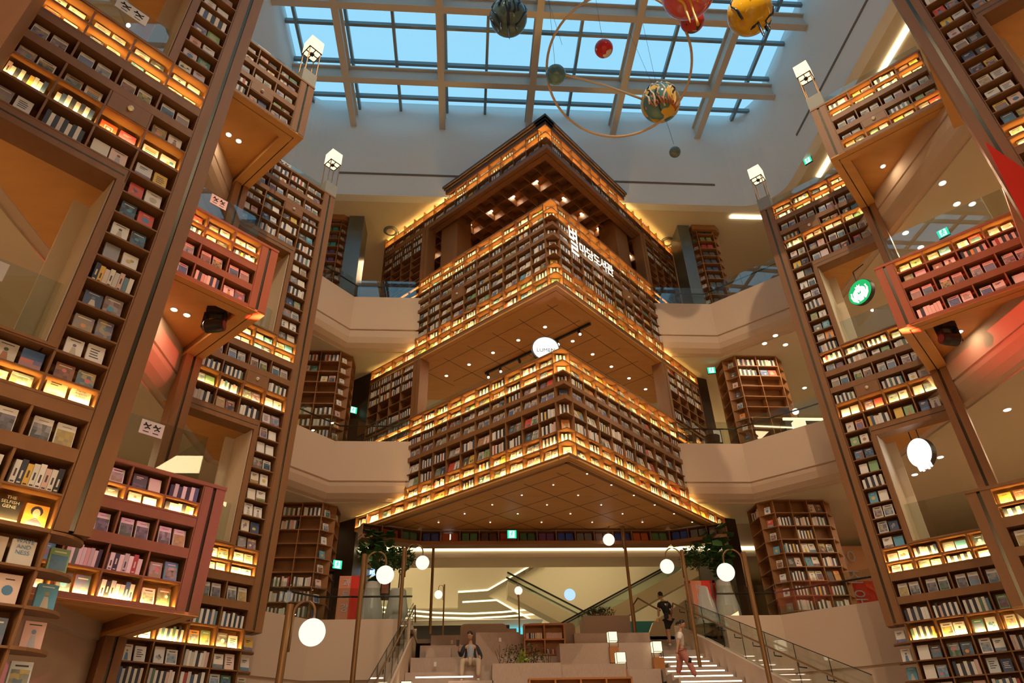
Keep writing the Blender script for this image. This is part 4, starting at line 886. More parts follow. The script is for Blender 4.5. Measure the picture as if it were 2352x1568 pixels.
# sofas of the cafe behind the top tier
for k, (x0, x1) in enumerate(((-.1, 1.37), (2.0, 3.58))):
    q = MB(); q.v = []; P = [(x0, 5.25), (x0, 5.55)] + [(x0 + .13 - .13 * math.cos(a), 5.55 + .12 * math.sin(a)) for a in (.5, 1.0, 1.57)] + [(x1 - .13 + .13 * math.sin(a), 5.55 + .12 * math.cos(a)) for a in (0, .6, 1.1)] + [(x1, 5.55), (x1, 5.25)]
    n = len(P); q.v = [(a, 22.85, b) for a, b in P] + [(a, 23.05, b) for a, b in P]; q.f = [tuple(range(n)), tuple(range(n, 2 * n))[::-1]] + [(i, n + i, n + (i + 1) % n, (i + 1) % n) for i in range(n)]; q.m = [0] * len(q.f); q.c = [None] * len(q.f)
    o = q.build('sofa_back', 'tier', org=((x0 + x1) / 2, 22.95, 5.25), fix=True); tag(o, 'cream rounded sofa back above the top tier, %s' % ('left of the small bookcase', 'behind the small bookcase')[k], 'sofa')
# ---- globe lamps
def globe_lamp(px, gx, y, ptop, gz, r, base, label, rp=.045):
    t = thing('globe_lamp', label, 'floor lamp', (px, y, base), 'brass globe lamps'); s_ = 1 if gx > px else -1
    q = MB(); q.tube([(px, y, base), (px, y, ptop)], rp, 12); q.build('pole', 'brass', t, smooth=False)
    w = abs(gx - px); x1 = px + s_ * (rp + .012); rad = (abs(gx - x1)) / 2; cx = (x1 + gx) / 2; zt = gz + r + .10
    P = [(x1, y, ptop - .75 * w - .4), (x1, y, zt)] + [(cx - s_ * rad * math.cos(a), y, zt + rad * 1.0 * math.sin(a)) for a in [PI * k / 10 for k in range(1, 10)]] + [(gx, y, zt), (gx, y, gz + r * .95)]
    q = MB(); q.tube(P, rp * .36, 8); q.build('arm', 'brass', t, smooth=True)
    q = MB(); q.sphere((gx, y, gz), r, 28, 18); q.build('globe', 'lamp', t, smooth=True)
globe_lamp(-2.78, -2.38, 11.5, 3.97, 3.55, .205, 0, 'nearest globe lamp, bottom left, with the largest globe', .06)
globe_lamp(-2.28, -1.78, 15.6, 5.89, 5.43, .20, 0, 'second globe lamp from the left, before the tall pots', .055)
globe_lamp(-1.71, -1.18, 19.2, 7.05, 6.64, .19, 0, 'third globe lamp from the left, beside the left balustrade', .05)
globe_lamp(-1.03, -.55, 22.2, 8.67, 8.27, .18, 5.27, 'tall globe lamp standing on the top left tier', .045)
globe_lamp(5.18, 4.67, 21.5, 8.44, 7.95, .19, 4.8, 'tall globe lamp standing beside the big seating block', .05)
globe_lamp(6.15, 5.66, 18.8, 6.85, 6.40, .195, 3.2, 'globe lamp rising from the stairs, beside the walking woman', .05)
globe_lamp(6.45, 5.95, 15.3, 5.82, 5.37, .20, 0, 'globe lamp nearest on the right, lower right of centre', .055)
globe_lamp(-.74, -.95, 26, 7.62, 7.26, .15, 5.25, 'small distant globe lamp on the cafe floor, left', .03)
globe_lamp(2.03, 2.0299, 26, 7.55, 7.38, .15, 5.25, 'small distant globe lamp straight above the cafe sofas', .03)
# ---- lantern boxes on the tiers
def box_lantern(x, y, z, zb, label, w=.24, bw=.25):
    t = thing('box_lantern', label, 'lantern', (x, y, zb), 'paper lanterns on oak boxes')
    q = MB(); q.box(x - bw / 2, x + bw / 2, y - .1, y + .12, zb, z - .14); q.build('oak_base', 'ooak', t)
    q = MB(); q.box(x - w / 2, x + w / 2, y - .11, y + .11, z, z + w); q.build('paper_shade', 'shade', t)
    q = MB()
    for a in (-1, 1):
        for b in (-1, 1): q.box(x + a * w / 2 - .007, x + a * w / 2 + .007, y + b * .11 - .007, y + b * .11 + .007, z - .15, z + w)
    for zz in (z, z + w): q.box(x - w / 2, x + w / 2, y - .117, y - .11, zz - .006, zz + .006)
    q.build('frame', 'dark', t)
box_lantern(4.06, 19.5, 4.58, 4.05, 'paper lantern on a box, upper of the two stacked left of the stairs')
box_lantern(4.10, 18.9, 3.98, 3.3, 'paper lantern on a box, lower of the two left of the stairs')
box_lantern(5.20, 19.3, 4.28, 3.55, 'paper lantern on a tall oak box at the foot of the upper steps', .25, .29)
box_lantern(-1.28, 17.2, 3.2, 2.6, 'paper lantern at the bottom edge left of the seating', .24)
box_lantern(-2.05, 16.6, 2.95, 2.4, 'paper lantern half hidden at the bottom edge by the left lamp poles', .24)
# ---- pots with trees, shrubs
def pot(x, y, z, r0, r1, h, label):
    t = thing('tall_planter', label, 'planter', (x, y, z), 'tall white planters on the lowest balcony')
    q = MB(); q.lathe([(r0 * .97, z), (r0, z + .05), (r0 * .9, z + h * .4), (r1 * 1.12, z + h * .75), (r1, z + h - .04), (r1 * .86, z + h), (r1 * .8, z + h - .06)], x, y, 30); q.build('pot', 'pot', t, smooth=False); return t
def foliage(name, C, R, n, size, m, seed, parent, org=None, flat=.5):
    rr = random.Random(seed); q = MB(); C = Vector(C)
    for _ in range(n):
        while True:
            v = Vector((rr.uniform(-1, 1), rr.uniform(-1, 1), rr.uniform(-1, 1)))
            if v.length < 1: break
        p = C + Vector((v.x * R[0], v.y * R[1], v.z * R[2])); a = Vector((rr.uniform(-1, 1), rr.uniform(-1, 1), rr.uniform(-.6, .6))).normalized(); b = a.cross(Vector((rr.uniform(-.5, .5), rr.uniform(-.5, .5), 1))).normalized(); s = size * rr.uniform(.7, 1.3)
        up = a.cross(b) * s * .12
        if flat > .6:   # broad round leaf
            q.poly([p, p + a * s * .3 + b * s * .42, p + a * s * .8 + b * s * .42 + up, p + a * s * 1.1, p + a * s * .8 - b * s * .42 + up, p + a * s * .3 - b * s * .42])
        else: q.poly([p, p + a * s * .5 + b * s * .2 + up, p + a * s, p + a * s * .5 - b * s * .2])
    return q.build(name, m, parent, org=org or tuple(C))
def tree(x, y, z0, C, R, n, size, label, seed, flat):
    t = thing('potted_tree', label, 'tree', (x, y, z0)); q = MB()
    q.tube([(x, y, z0), (x + .02, y, (z0 + C[2]) / 2), C], [.025, .02, .015], 6); rr = random.Random(seed)
    for k in range(6): a = Vector(C); q.tube([(x, y, C[2] - R[2] * .8), (C[0] + rr.uniform(-1, 1) * R[0] * .7, C[1] + rr.uniform(-1, 1) * R[1] * .7, C[2] + rr.uniform(-.6, .7) * R[2])], .010, 5)
    q.build('trunk', 'stem', t); foliage('foliage', C, R, n, size, 'leaf', seed, t, flat=flat)
for sx, lab in ((1, 'left'), (-1, 'right')):
    X = (lambda v: v) if sx > 0 else (lambda v: 5.35 - v)
    pot(X(-2.78), 21.3, 5.25, .40, .22, 1.36, 'tall white ceramic planter, %s balcony, holding the broad-leaved tree' % lab)
    pot(X(-1.98), 21.1, 5.25, .38, .24, 1.10, 'white ceramic planter, %s balcony, holding the small-leaved tree' % lab)
    tree(X(-2.72), 21.3, 6.5, (X(-2.75), 21.2, 7.55), (.50, .45, .85), 95, .30, 'broad-leaved tree in the %s tall planter' % lab, 5 + sx, .9)
    tree(X(-1.98), 21.1, 6.25, (X(-2.0), 21.1, 7.28), (.48, .42, .36), 420, .17, 'small-leaved round tree in the %s planter' % lab, 9 + sx, .3)
def shrub(x0, x1, y, z0, h, label, seed):
    t = thing('planter_shrub', label, 'plant', ((x0 + x1) / 2, y, z0)); rr = random.Random(seed); q = MB()
    for k in range(26): x = rr.uniform(x0, x1); q.tube([(x, y + rr.uniform(-.1, .15), z0), (x + rr.uniform(-.15, .15), y + rr.uniform(-.15, .15), z0 + h * rr.uniform(.6, 1.05))], .006, 4)
    q.build('stems', 'stem', t); foliage('leaves', ((x0 + x1) / 2, y, z0 + h * .5), ((x1 - x0) / 2, .22, h * .5), 420, .085, 'dleaf', seed, t, flat=.3)
pb = MB(); pb.box(.73, 2.45, 18.3, 19.0, 3.1, 3.93); o = pb.build('planter_box', 'tier', org=(1.6, 18.7, 3.2)); tag(o, 'grey woven planter box in the middle of the tiers', 'planter')
shrub(.9, 2.2, 18.65, 3.9, .52, 'dry feathery shrubs in the middle planter box', 3); shrub(3.85, 4.8, 22.3, 5.72, .32, 'low olive shrubs on the big seating block', 4)
q = MB(); foliage('succulent', (1.52, 18.45, 4.05), (.12, .05, .12), 40, .16, mat('lime leaves', (.35, .45, .08), .5), 8, None, org=(1.52, 18.45, 3.95)); o = bpy.data.objects['succulent']; tag(o, 'bright lime spiky plant in the middle planter box', 'plant')
# ---- signs and banners on the lowest floor
def banner(x0, x1, y, z0, z1, m1, m2, chars, label, mirror=False, sz=.26):
    t = thing('banner_panel', label, 'banner', ((x0 + x1) / 2, y, z0)); xm = x0 + (x1 - x0) * .55
    q = MB(); q.box(x0, xm, y, y + .03, z0, z1); q.build('panel', m1, t); q = MB(); q.box(xm, x1, y, y + .03, z0, z1); q.build('panel', m2, t)
    for k, ch in enumerate(chars):
        mx = Matrix(((-1 if mirror else 1, 0, 0, x0 + (x1 - x0) * .36), (0, 0, -1, y - .012), (0, 1, 0, z1 - .22 - k * (z1 - z0 - .3) / len(chars)), (0, 0, 0, 1)))
        text(ch, sz, mx, 'lettr', 'letter', t)
banner(-3.78, -3.14, 21.2, 5.40, 6.78, 'orange', 'red', '과특강', 'red and salmon banner with vertical blue lettering by the left planters')
banner(6.95, 7.55, 20.9, 5.40, 6.5, 'orange', 'red', '아버지', 'salmon banner with pale lettering right of the stair head', True, .2)
fr = thing('framed_notice', 'red framed notice board behind the right planters', 'sign', (7.35, 21.6, 5.3))
q = MB(); q.box(7.1, 8.0, 21.75, 21.8, 5.3, 6.65); q.build('board', mat('pale pink board', (.72, .45, .38), .5), fr)
q = MB(); q.box(7.06, 7.12, 21.72, 21.83, 5.25, 6.7); q.box(7.94, 8.02, 21.72, 21.83, 5.25, 6.7); q.build('frame', 'red', fr); q = MB(); q.box(7.06, 8.02, 21.72, 21.83, 6.62, 6.7); q.build('frame', 'red', fr)
q = MB()
for k in range(5): q.box(7.75, 7.86, 21.73, 21.75, 5.4 + .2 * k, 5.52 + .2 * k)
q.build('printed_marks', 'red', fr)
mu = thing('wall_mural', 'red and peach lettered mural on the far right wall', 'mural', (14, 24, 6))
q = MB(); q.box(12.2, 16.2, 24.6, 24.7, 5.3, 8.6); q.build('backdrop', mat('peach wall print', (.72, .42, .26), .6), mu)
q = MB(); q.box(13.2, 16.2, 24.55, 24.6, 5.3, 7.3); pp = q.build('red_panel', 'red', mu); q = MB(); q.box(13.75, 14.05, 24.5, 24.55, 6.2, 6.9); q.build('peach_window', 'orange', mu)
for k, ch in enumerate('이조우'): text(ch, .62, Matrix(((-1, 0, 0, 14.35), (0, 0, -1, 24.48), (0, 1, 0, 8.1 - .72 * k), (0, 0, 0, 1))), 'lettr', 'letter', mu)
text('POKE', .16, Matrix(((1, 0, 0, -3.2), (0, 0, -1, 24.9), (0, 1, 0, 7.8), (0, 0, 0, 1))), 'exitw', 'lettering', thing('shop_sign', 'small lit shop sign reading POKE behind the left planters', 'sign', (-3.2, 24.95, 7.8)))
q = MB(); q.box(-3.5, -2.85, 24.93, 24.98, 7.68, 7.98); q.build('sign_box', 'bluesign', bpy.data.objects['shop_sign'])
es = thing('easel_sign', 'black framed notice on a stand between the left planters', 'sign', (-2.42, 21.6, 5.25))
q = MB(); q.box(-2.58, -2.28, 21.58, 21.62, 6.15, 6.85); q.build('frame', 'dark', es); q = MB(); q.box(-2.54, -2.32, 21.565, 21.58, 6.35, 6.75); q.build('poster', 'orange', es); q = MB(); q.tube([(-2.43, 21.6, 5.25), (-2.43, 21.6, 6.2)], .015, 6); q.build('leg', 'black', es)
# black doors and stroller on the lowest left floor
q = MB()
dd = thing('glass_doors', 'black framed glass doors in the dark wall, lowest left floor', 'door', (-4.6, 21.7, 5.25))
for x in (-4.95, -4.5, -4.05): q = MB(); q.box(x - .03, x + .03, 21.6, 21.66, 5.25, 7.0); q.build('frame', 'black', dd)
q = MB(); q.box(-4.95, -4.05, 21.6, 21.66, 6.95, 7.03); q.build('frame', 'black', dd); q = MB(); q.box(-4.92, -4.08, 21.62, 21.64, 5.3, 6.95); q.build('pane', 'railglass', dd)
# cafe chairs and things on the right balcony, middle floor
def bar_chair(x, y, z, label):
    t = thing('cafe_chair', label, 'chair', (x, y, z), 'dark cafe chairs on the right balcony')
    q = MB(); q.lathe([(.14, z + .42), (.24, z + .46), (.27, z + .70), (.25, z + .70), (.2, z + .5), (.02, z + .48)], x, y, 18); q.build('shell_seat', 'black', t)
    for a in (.8, 2.3, 3.9, 5.5): q = MB(); q.tube([(x + .10 * math.cos(a), y + .10 * math.sin(a), z + .44), (x + .20 * math.cos(a), y + .20 * math.sin(a), z)], .012, 5); q.build('leg', 'black', t)
bar_chair(8.55, 20.9, 10.65, 'dark shell chair by the easel on the right balcony'); bar_chair(7.75, 21.0, 10.65, 'dark shell chair beside the end of the central block')
ea = thing('easel_sign', 'black easel board on the right balcony beside the shell chair', 'sign', (9.0, 21.1, 10.65)); q = MB(); q.box(8.68, 9.0, 21.1, 21.13, 11.2, 11.75); q.build('frame', 'dark', ea); q = MB(); q.box(8.72, 8.96, 21.085, 21.1, 11.25, 11.7); q.build('poster', 'white', ea); q = MB(); q.tube([(8.98, 21.12, 10.65), (8.94, 21.12, 11.3)], .012, 5); q.build('leg', 'black', ea)
ct = thing('cafe_counter', 'dark counter with glowing edge on the right gallery', 'counter', (12.5, 20.4, 10.65)); q = MB(); q.box(11.0, 15, 20.3, 20.9, 10.65, 11.75); q.build('body', 'dark', ct); q = MB(); q.box(10.95, 15, 20.24, 20.3, 11.72, 11.80); q.build('light_edge', 'cove', ct)
q = MB(); q.box(11.0, 11.35, 19.6, 19.9, 11.0, 11.42); o = q.build('table_lantern', 'shade', org=(11.2, 19.75, 11)); tag(o, 'square paper lantern on the right balcony by the counter', 'lantern')
ls = thing('desk_lamp', 'small globe desk lamp on the counter of the right gallery', 'lamp', (11.6, 20.4, 11.8)); q = MB(); q.sphere((11.55, 20.4, 12.12), .11, 16, 10); q.build('globe', 'down', ls, smooth=True); q = MB(); q.tube([(11.6, 20.4, 11.8), (11.6, 20.4, 12.05)], .015, 6); q.build('stem', 'black', ls)
# ================================================================ the second hall beyond
q = MB(); q.box(-12, 15, 33.8, 34, 0, 16); struct('wall_back', q, 'olive')
def plate(P, y0, y1, m, name, parent, org=None):
    n = len(P); q = MB(); q.v = [(a, y0, b) for a, b in P] + [(a, y1, b) for a, b in P]; q.f = [tuple(range(n)), tuple(range(n, 2 * n))[::-1]] + [(k, n + k, n + (k + 1) % n, (k + 1) % n) for k in range(n)]; q.m = [0] * len(q.f); q.c = [None] * len(q.f)
    return q.build(name, m, parent, fix=True, org=org or (0, 0, 0))
def bar2(pts, y, w, m, name, parent):
    q = MB()
    for (a, b), (c, d) in zip(pts[:-1], pts[1:]):
        L = math.hypot(c - a, d - b); nx, nz = -(d - b) / L * w / 2, (c - a) / L * w / 2
        q.hexa([(a + nx, y, b + nz), (c + nx, y, d + nz), (c - nx, y, d - nz), (a - nx, y, b - nz), (a + nx, y + .08, b + nz), (c + nx, y + .08, d + nz), (c - nx, y + .08, d - nz), (a - nx, y + .08, b - nz)])
    return q.build(name, m, parent)
w1 = plate([(-9, 9.2), (-.14, 9.44), (3.9, 9.85), (1.01, 8.33), (-.26, 8.23), (-.26, 7.6), (-9, 7.5)], 30, 30.3, 'olive', 'wall_fascia', None); w1['kind'] = 'structure'
w2 = plate([(1.1, 8.2), (3.95, 9.85), (13, 9.85), (13, 5.2), (5.2, 5.2), (5.2, 5.95), (3.49, 6.84), (1.42, 8.0)], 30.6, 30.9, 'olive', 'wall_fascia', None); w2['kind'] = 'structure'
cv = thing('cove_lights', 'angular glowing cove lines on the far cream walls', 'light strip', (1, 30, 8)); bar2([(-.26, 8.23), (1.01, 8.30), (3.77, 9.79)], 29.95, .055, 'cove', 'cove_line', cv); bar2([(-.07, 7.93), (1.42, 8.0), (3.49, 6.86), (4.4, 6.4)], 30.5, .055, 'cove', 'cove_line', cv); bar2([(-9, 9.24), (-.14, 9.48), (1.2, 9.7)], 29.95, .04, 'cove', 'cove_line', cv)
bl = thing('ceiling_bands', 'two curved glowing bands in the far lower ceiling', 'light strip', (0, 30, 7.2))
for dz in (0, -.18): bar2([(-4.2, 7.62 + dz), (-2.47, 7.39 + dz), (-1.19, 7.27 + dz), (.27, 7.22 + dz), (1.6, 7.27 + dz), (2.75 + .35 * (dz < 0), 7.37 + dz)], 29.3, .055, 'cove', 'band', bl)
q = MB(); q.box(-9, 3.3, 29.4, 33, 6.98, 7.02); struct('ceiling', q, 'upper')
q = MB(); q.box(-3, 1.9, 29.6, 29.7, 5.25, 6.82); o = q.build('dark_counter', 'dark', org=(0, 29.6, 6.3)); tag(o, 'dark horizontal counter front in the far lower shop', 'counter')
q = MB(); q.box(1.9, 3.2, 31, 31.1, 6.2, 6.95); o = q.build('cyan_screen', 'cyan', org=(2.5, 31, 6.2)); tag(o, 'cyan lit panel in the far lower shop', 'screen')
q = MB(); q.box(5.6, 8.6, 27.9, 28, 5.25, 6.6); o = q.build('cyan_screen', mat('teal glass', (.05, .25, .28), .2), org=(7, 28, 5.25)); tag(o, 'teal glazed front behind the stair head', 'screen')
w3 = plate([(5.9, 5.3), (6.2, 5.2), (6.6, 5.95), (9.5, 7.65), (9.5, 5.2), (6.0, 5.2)], 24.5, 24.7, 'ceil', 'wall_slope', None); w3['kind'] = 'structure'
def escalator(P, y, label, hr):
    t = thing('escalator', label, 'escalator', (P[0][0], y, P[0][1])); (a, b), (c, d) = P
    plate([(a, b), (c, d), (c, d - .55), (a, b - .55)], y, y + .9, 'olive', 'truss', t); plate([(a, b + .02), (c, d + .02), (c, d + hr), (a, b + hr)], y + .05, y + .06, 'railglass', 'glass_side', t); plate([(a, b + .02), (c, d + .02), (c, d + hr), (a, b + hr)], y + .84, y + .85, 'railglass', 'glass_side', t)
    for yy in (y + .03, y + .84):
        bar2([(a, b + hr), (c, d + hr)], yy, .06, 'black', 'handrail', t)
escalator([(1.75, 8.2), (5.9, 6.1)], 28, 'escalator falling to the right in the far hall', .36)
escalator([(3.0, 5.6), (9.6, 8.75)], 26.6, 'escalator rising to the right in the far hall', .42)
sh = thing('clothes_shop', 'bright clothes shop front high in the far hall', 'shop', (6, 34, 10)); q = MB(); q.box(3.0, 8.6, 32.8, 33.75, 9.9, 12); q.box(3.0, 8.6, 31.8, 33.78, 9.7, 9.9); q.build('lit_interior', mat('pale shop wall', (.8, .7, .58), .6), sh)
for k in range(14): q = MB(); rr_ = random.Random(k); q.sphere((3.6 + k * .36, 32.6, 10.35 + .5 * rr_.random()), .05, 8, 6); q.build('spotlight', 'down', sh)
for k, (x, c) in enumerate(((3.55, (.7, .45, .4)), (4.25, (.62, .68, .5)), (4.68, (.85, .82, .78)))):
    t = thing('mannequin', 'shop mannequin in a %s top, %s of three in the far hall' % (('pink', 'pale green', 'white')[k], ('left', 'middle', 'right')[k]), 'mannequin', (x, 32.3, 9.9))
    q = MB(); q.lathe([(.10, 9.9), (.17, 10.0), (.20, 10.22), (.17, 10.32), (.05, 10.36), (.045, 10.4)], x, 32.3, 14); q.build('top', mat('mannequin top %d' % k, c, .7), t, smooth=True)
    q = MB(); q.sphere((x, 32.3, 10.47), .075, 12, 8, sq=(.85, .9, 1.15)); q.build('head', 'white', t, smooth=True)
q = MB(); q.sphere((4.4, 28.9, 7.85), .24, 20, 12, sq=(1, .1, 1)); o = q.build('round_light_box', 'bluesign', org=(4.4, 28.9, 7.8)); tag(o, 'pale blue light box behind the crossing escalators', 'sign')
for x, y, z, e in ((-3, 27, 11.5, 210), (5, 27, 11.5, 210), (11, 28, 11.5, 150), (0, 31, 6.9, 60), (-6, 27.5, 7, 60)): area('second_hall_fill', (x, y, z), 2, e, (1, .80, .46), sizey=2)  # bare area lights added to brighten the far hall walls
for x in (-3, 8): area('bay_light', (x, 21.6, 8.8), .6, 30, WARM2, sizey=.6)
# ================================================================ people
SKIN = mat('skin', (.50, .27, .17), .55); HAIR = mat('black hair', (.012, .010, .010), .45); NAVY = mat('dark navy jacket cloth', (.02, .026, .04), .8); BLUES = mat('pale blue shirt cloth', (.30, .36, .44), .8)
BEIGE = mat('beige trousers cloth', (.48, .38, .28), .85); WHT = mat('white tee cloth', (.70, .64, .60), .85); PINK = mat('dusty pink trousers cloth', (.46, .18, .15), .85); BLK = mat('black cloth', (.018, .018, .018), .85); SHOE = mat('white shoe', (.65, .60, .55), .6); LIP = mat('lip', (.35, .10, .08), .6)
def skin(name, P, E_, m, parent, lv=2):
    """P: list of (x, y, z, r); E_: edges; grown with a Skin modifier rooted at vertex 0"""
    w = Vector((0, 0, 0)); p = parent
    while p is not None: w = w + p.location; p = p.parent
    me = bpy.data.meshes.new(name); me.from_pydata([tuple(Vector(p[:3]) - w) for p in P], E_, []); me.materials.append(m)
    o = bpy.data.objects.new(name, me); COL.objects.link(o); o.parent = parent
    sk = o.modifiers.new('skin', 'SKIN'); sk.use_smooth_shade = True
    for i, p in enumerate(P): v = me.skin_vertices[0].data[i]; r = p[3]; v.radius = (r, r) if not isinstance(r, tuple) else r; v.use_root = (i == 0)
    ss = o.modifiers.new('sub', 'SUBSURF'); ss.levels = lv; ss.render_levels = lv
    return o
def hand(o_, wr, d, side_, k, curl=.5, up=(0, 0, -1)):
    """palm and five fingers as a skinned tree: wr wrist, d direction of the hand, side_ direction of the thumb"""
    wr = Vector(wr); d = Vector(d).normalized(); s_ = Vector(side_); s_ = (s_ - d * s_.dot(d)).normalized(); n_ = d.cross(s_)
    P = [(*wr, .024 * k), (*(wr + d * .05 * k), .030 * k)]; E_ = [(0, 1)]
    for i in range(4):
        b = wr + d * (.085 * k) + s_ * (.030 - .020 * i) * k; L = (.062, .072, .066, .05)[i] * k
        m1 = b + d * L * .5 + n_ * L * .12 * curl; m2 = m1 + d * L * .4 + n_ * L * .35 * curl; j = len(P)
        P += [(*b, .0105 * k), (*m1, .0088 * k), (*m2, .0075 * k)]; E_ += [(1, j), (j, j + 1), (j + 1, j + 2)]
    t0 = wr + d * .03 * k + s_ * .03 * k; j = len(P); P += [(*t0, .012 * k), (*(t0 + s_ * .022 * k + d * .03 * k + n_ * .008 * k), .0095 * k), (*(t0 + s_ * .026 * k + d * .055 * k + n_ * .018 * k), .008 * k)]; E_ += [(1, j), (j, j + 1), (j + 1, j + 2)]
    return skin('hand', P, E_, SKIN, o_, 1)
def head(o_, c, face, k=1.0, hair='short', tilt=0):
    """c: head centre, face: direction the face looks at"""
    c = Vector(c); f = Vector(face).normalized(); r_ = f.cross(Vector((0, 0, 1))).normalized(); u_ = r_.cross(f); W = lambda a, b, d: tuple(c + (r_ * a + f * b + u_ * d) * k)
    q = MB(); n = 20; kk = 14
    prof = lambda t: (1.0 if t < .5 else 1 - .42 * ((t - .5) / .5) ** 1.6)
    for j in range(1, kk):
        t = j / kk; th = PI * t
        for a in range(n):
            w = 2 * PI * a / n; rx = .074 * math.sin(th) * prof(t); ry = .092 * math.sin(th) * prof(t) ** .7; fz = math.sin(w)
            q.v.append(W(rx * math.cos(w), ry * fz + (.012 if t > .6 and fz > 0 else 0), .115 * math.cos(th)))
    q.v += [W(0, 0, .115), W(0, .02, -.115)]; T = (kk - 1) * n
    for j in range(kk - 2):
        for a in range(n): q.f.append((j * n + a, (j + 1) * n + a, (j + 1) * n + (a + 1) % n, j * n + (a + 1) % n))
    for a in range(n): q.f.append((T, a, (a + 1) % n)); q.f.append((T + 1, (kk - 2) * n + (a + 1) % n, (kk - 2) * n + a))
    q.m = [0] * len(q.f); q.c = [None] * len(q.f)
    q.tube([W(0, .082, .012), W(0, .104, -.022), W(0, .092, -.034)], [.008 * k, .013 * k, .010 * k], 8)          # nose
    for s_ in (-1, 1): q.sphere(W(s_ * .076, -.008, -.005), .020 * k, 10, 8, sq=(.6, .8, 1.3))                     # ears
    hd = q.build('head', SKIN, o_, smooth=True, fix=True)
    q = MB()
    for s_ in (-1, 1): q.sphere(W(s_ * .030, .080, .008), .0085 * k, 8, 6); q.tube([W(s_ * .018, .086, .030), W(s_ * .046, .078, .031)], .004 * k, 5)
    q.build('eyes', HAIR, hd, smooth=True); q = MB(); q.tube([W(-.024, .082, -.060), W(0, .090, -.058), W(.024, .082, -.060)], .005 * k, 6); q.build('mouth', LIP, hd, smooth=True)
    q = MB()
    for j in range(0, 9):
        th = PI * .58 * j / 8
        for a in range(24):
            w = 2 * PI * a / 24; fr = math.sin(w); lim = PI * (.30 if fr > .3 else .60 if fr < -.1 else .44); t2 = min(th, lim)
            q.v.append(W(.083 * math.sin(t2) * math.cos(w), .101 * math.sin(t2) * fr - .006, .124 * math.cos(t2) + .004))
    for j in range(8):
        for a in range(24): q.f.append((j * 24 + a, (j + 1) * 24 + a, (j + 1) * 24 + (a + 1) % 24, j * 24 + (a + 1) % 24))
    q.m = [0] * len(q.f); q.c = [None] * len(q.f); q.sphere(W(0, -.02, .045), .088 * k, 16, 10, sq=(.93, .95, .9))
    if hair == 'tail': q.sphere(W(0, -.115, -.005), .042 * k, 12, 8, sq=(.8, 1.1, 1)); q.tube([W(0, -.10, .0), W(0, -.15, -.04), W(0, -.15, -.10)], [.03 * k, .032 * k, .010 * k], 8)
    q.build('hair', HAIR, o_, smooth=True)
def V3(*a): return a
# --- man sitting on the tiers, looking at his phone
q = MB(); q.box(-.35, .75, 18.3, 19.05, 3.0, 3.56); q.build('seat_block', 'tier', seat)
m1 = thing('person', 'person in dark jacket and beige trousers sitting on the tiers, holding a phone', 'person', (.18, 18.9, 3.56))
K = .9; hx, hy = .19, 19.12
skin('body', [(hx, hy, 4.08, .10), (hx, hy, 4.25, .095), (hx, hy - .02, 4.42, .10), (hx, hy - .04, 4.50, .05), (hx - .01, hy - .07, 4.60, .045),
              (hx - .15, hy - .02, 4.44, .05), (hx - .24, hy - .05, 4.22, .042), (hx - .31, hy - .30, 4.36, .03), (hx + .15, hy - .02, 4.44, .05), (hx + .25, hy - .04, 4.22, .042), (hx + .24, hy - .28, 4.12, .03),
              (hx - .10, hy - .05, 4.06, .08), (hx - .20, hy - .42, 4.05, .055), (hx - .22, hy - .46, 3.66, .042), (hx + .10, hy - .05, 4.06, .08), (hx + .20, hy - .42, 4.05, .055), (hx + .20, hy - .46, 3.66, .042)],
     [(0, 1), (1, 2), (2, 3), (3, 4), (2, 5), (5, 6), (6, 7), (2, 8), (8, 9), (9, 10), (0, 11), (11, 12), (12, 13), (0, 14), (14, 15), (15, 16)], SKIN, m1)
skin('shirt', [(hx, hy - .02, 4.10, .108), (hx, hy - .025, 4.26, .105), (hx, hy - .035, 4.42, .105), (hx, hy - .05, 4.51, .058)], [(0, 1), (1, 2), (2, 3)], BLUES, m1)
jk = skin('jacket', [(hx, hy + .03, 4.40, .105), (hx - .07, hy + .01, 4.25, .09), (hx - .09, hy + .0, 4.06, .095), (hx + .07, hy + .01, 4.25, .09), (hx + .10, hy + .0, 4.04, .10), (hx - .16, hy - .01, 4.45, .066), (hx - .25, hy - .05, 4.22, .058), (hx - .30, hy - .24, 4.33, .044), (hx + .16, hy - .01, 4.45, .066), (hx + .27, hy - .04, 4.22, .058), (hx + .26, hy - .22, 4.13, .046)],
          [(0, 1), (1, 2), (0, 3), (3, 4), (0, 5), (5, 6), (6, 7), (0, 8), (8, 9), (9, 10)], NAVY, m1)
skin('trousers', [(hx, hy, 4.08, .12), (hx - .10, hy - .06, 4.07, .10), (hx - .21, hy - .43, 4.05, .075), (hx - .22, hy - .46, 3.68, .060), (hx + .10, hy - .06, 4.07, .10), (hx + .21, hy - .43, 4.05, .075), (hx + .20, hy - .46, 3.68, .060)], [(0, 1), (1, 2), (2, 3), (0, 4), (4, 5), (5, 6)], BEIGE, m1)
for s_ in (-.22, .20): q = MB(); q.sphere((hx + s_, hy - .52, 3.60), .055, 14, 8, sq=(.8, 1.7, .7)); q.build('shoe', SHOE, m1, smooth=True)
head(m1, (hx - .02, hy - .10, 4.70), (-.35, -.8, -.45), K)
hand(m1, (hx - .31, hy - .31, 4.37), (-.1, -.3, .8), (1, 0, 0), 1.0, .8); hand(m1, (hx + .24, hy - .29, 4.11), (-.1, -.8, -.3), (-1, 0, 0), 1.0, .5)
q = MB(); q.box(hx - .37, hx - .29, hy - .41, hy - .40, 4.41, 4.55); o = q.build('phone', 'black', org=(hx - .33, hy - .4, 4.41)); tag(o, 'black phone held by the seated person', 'phone')
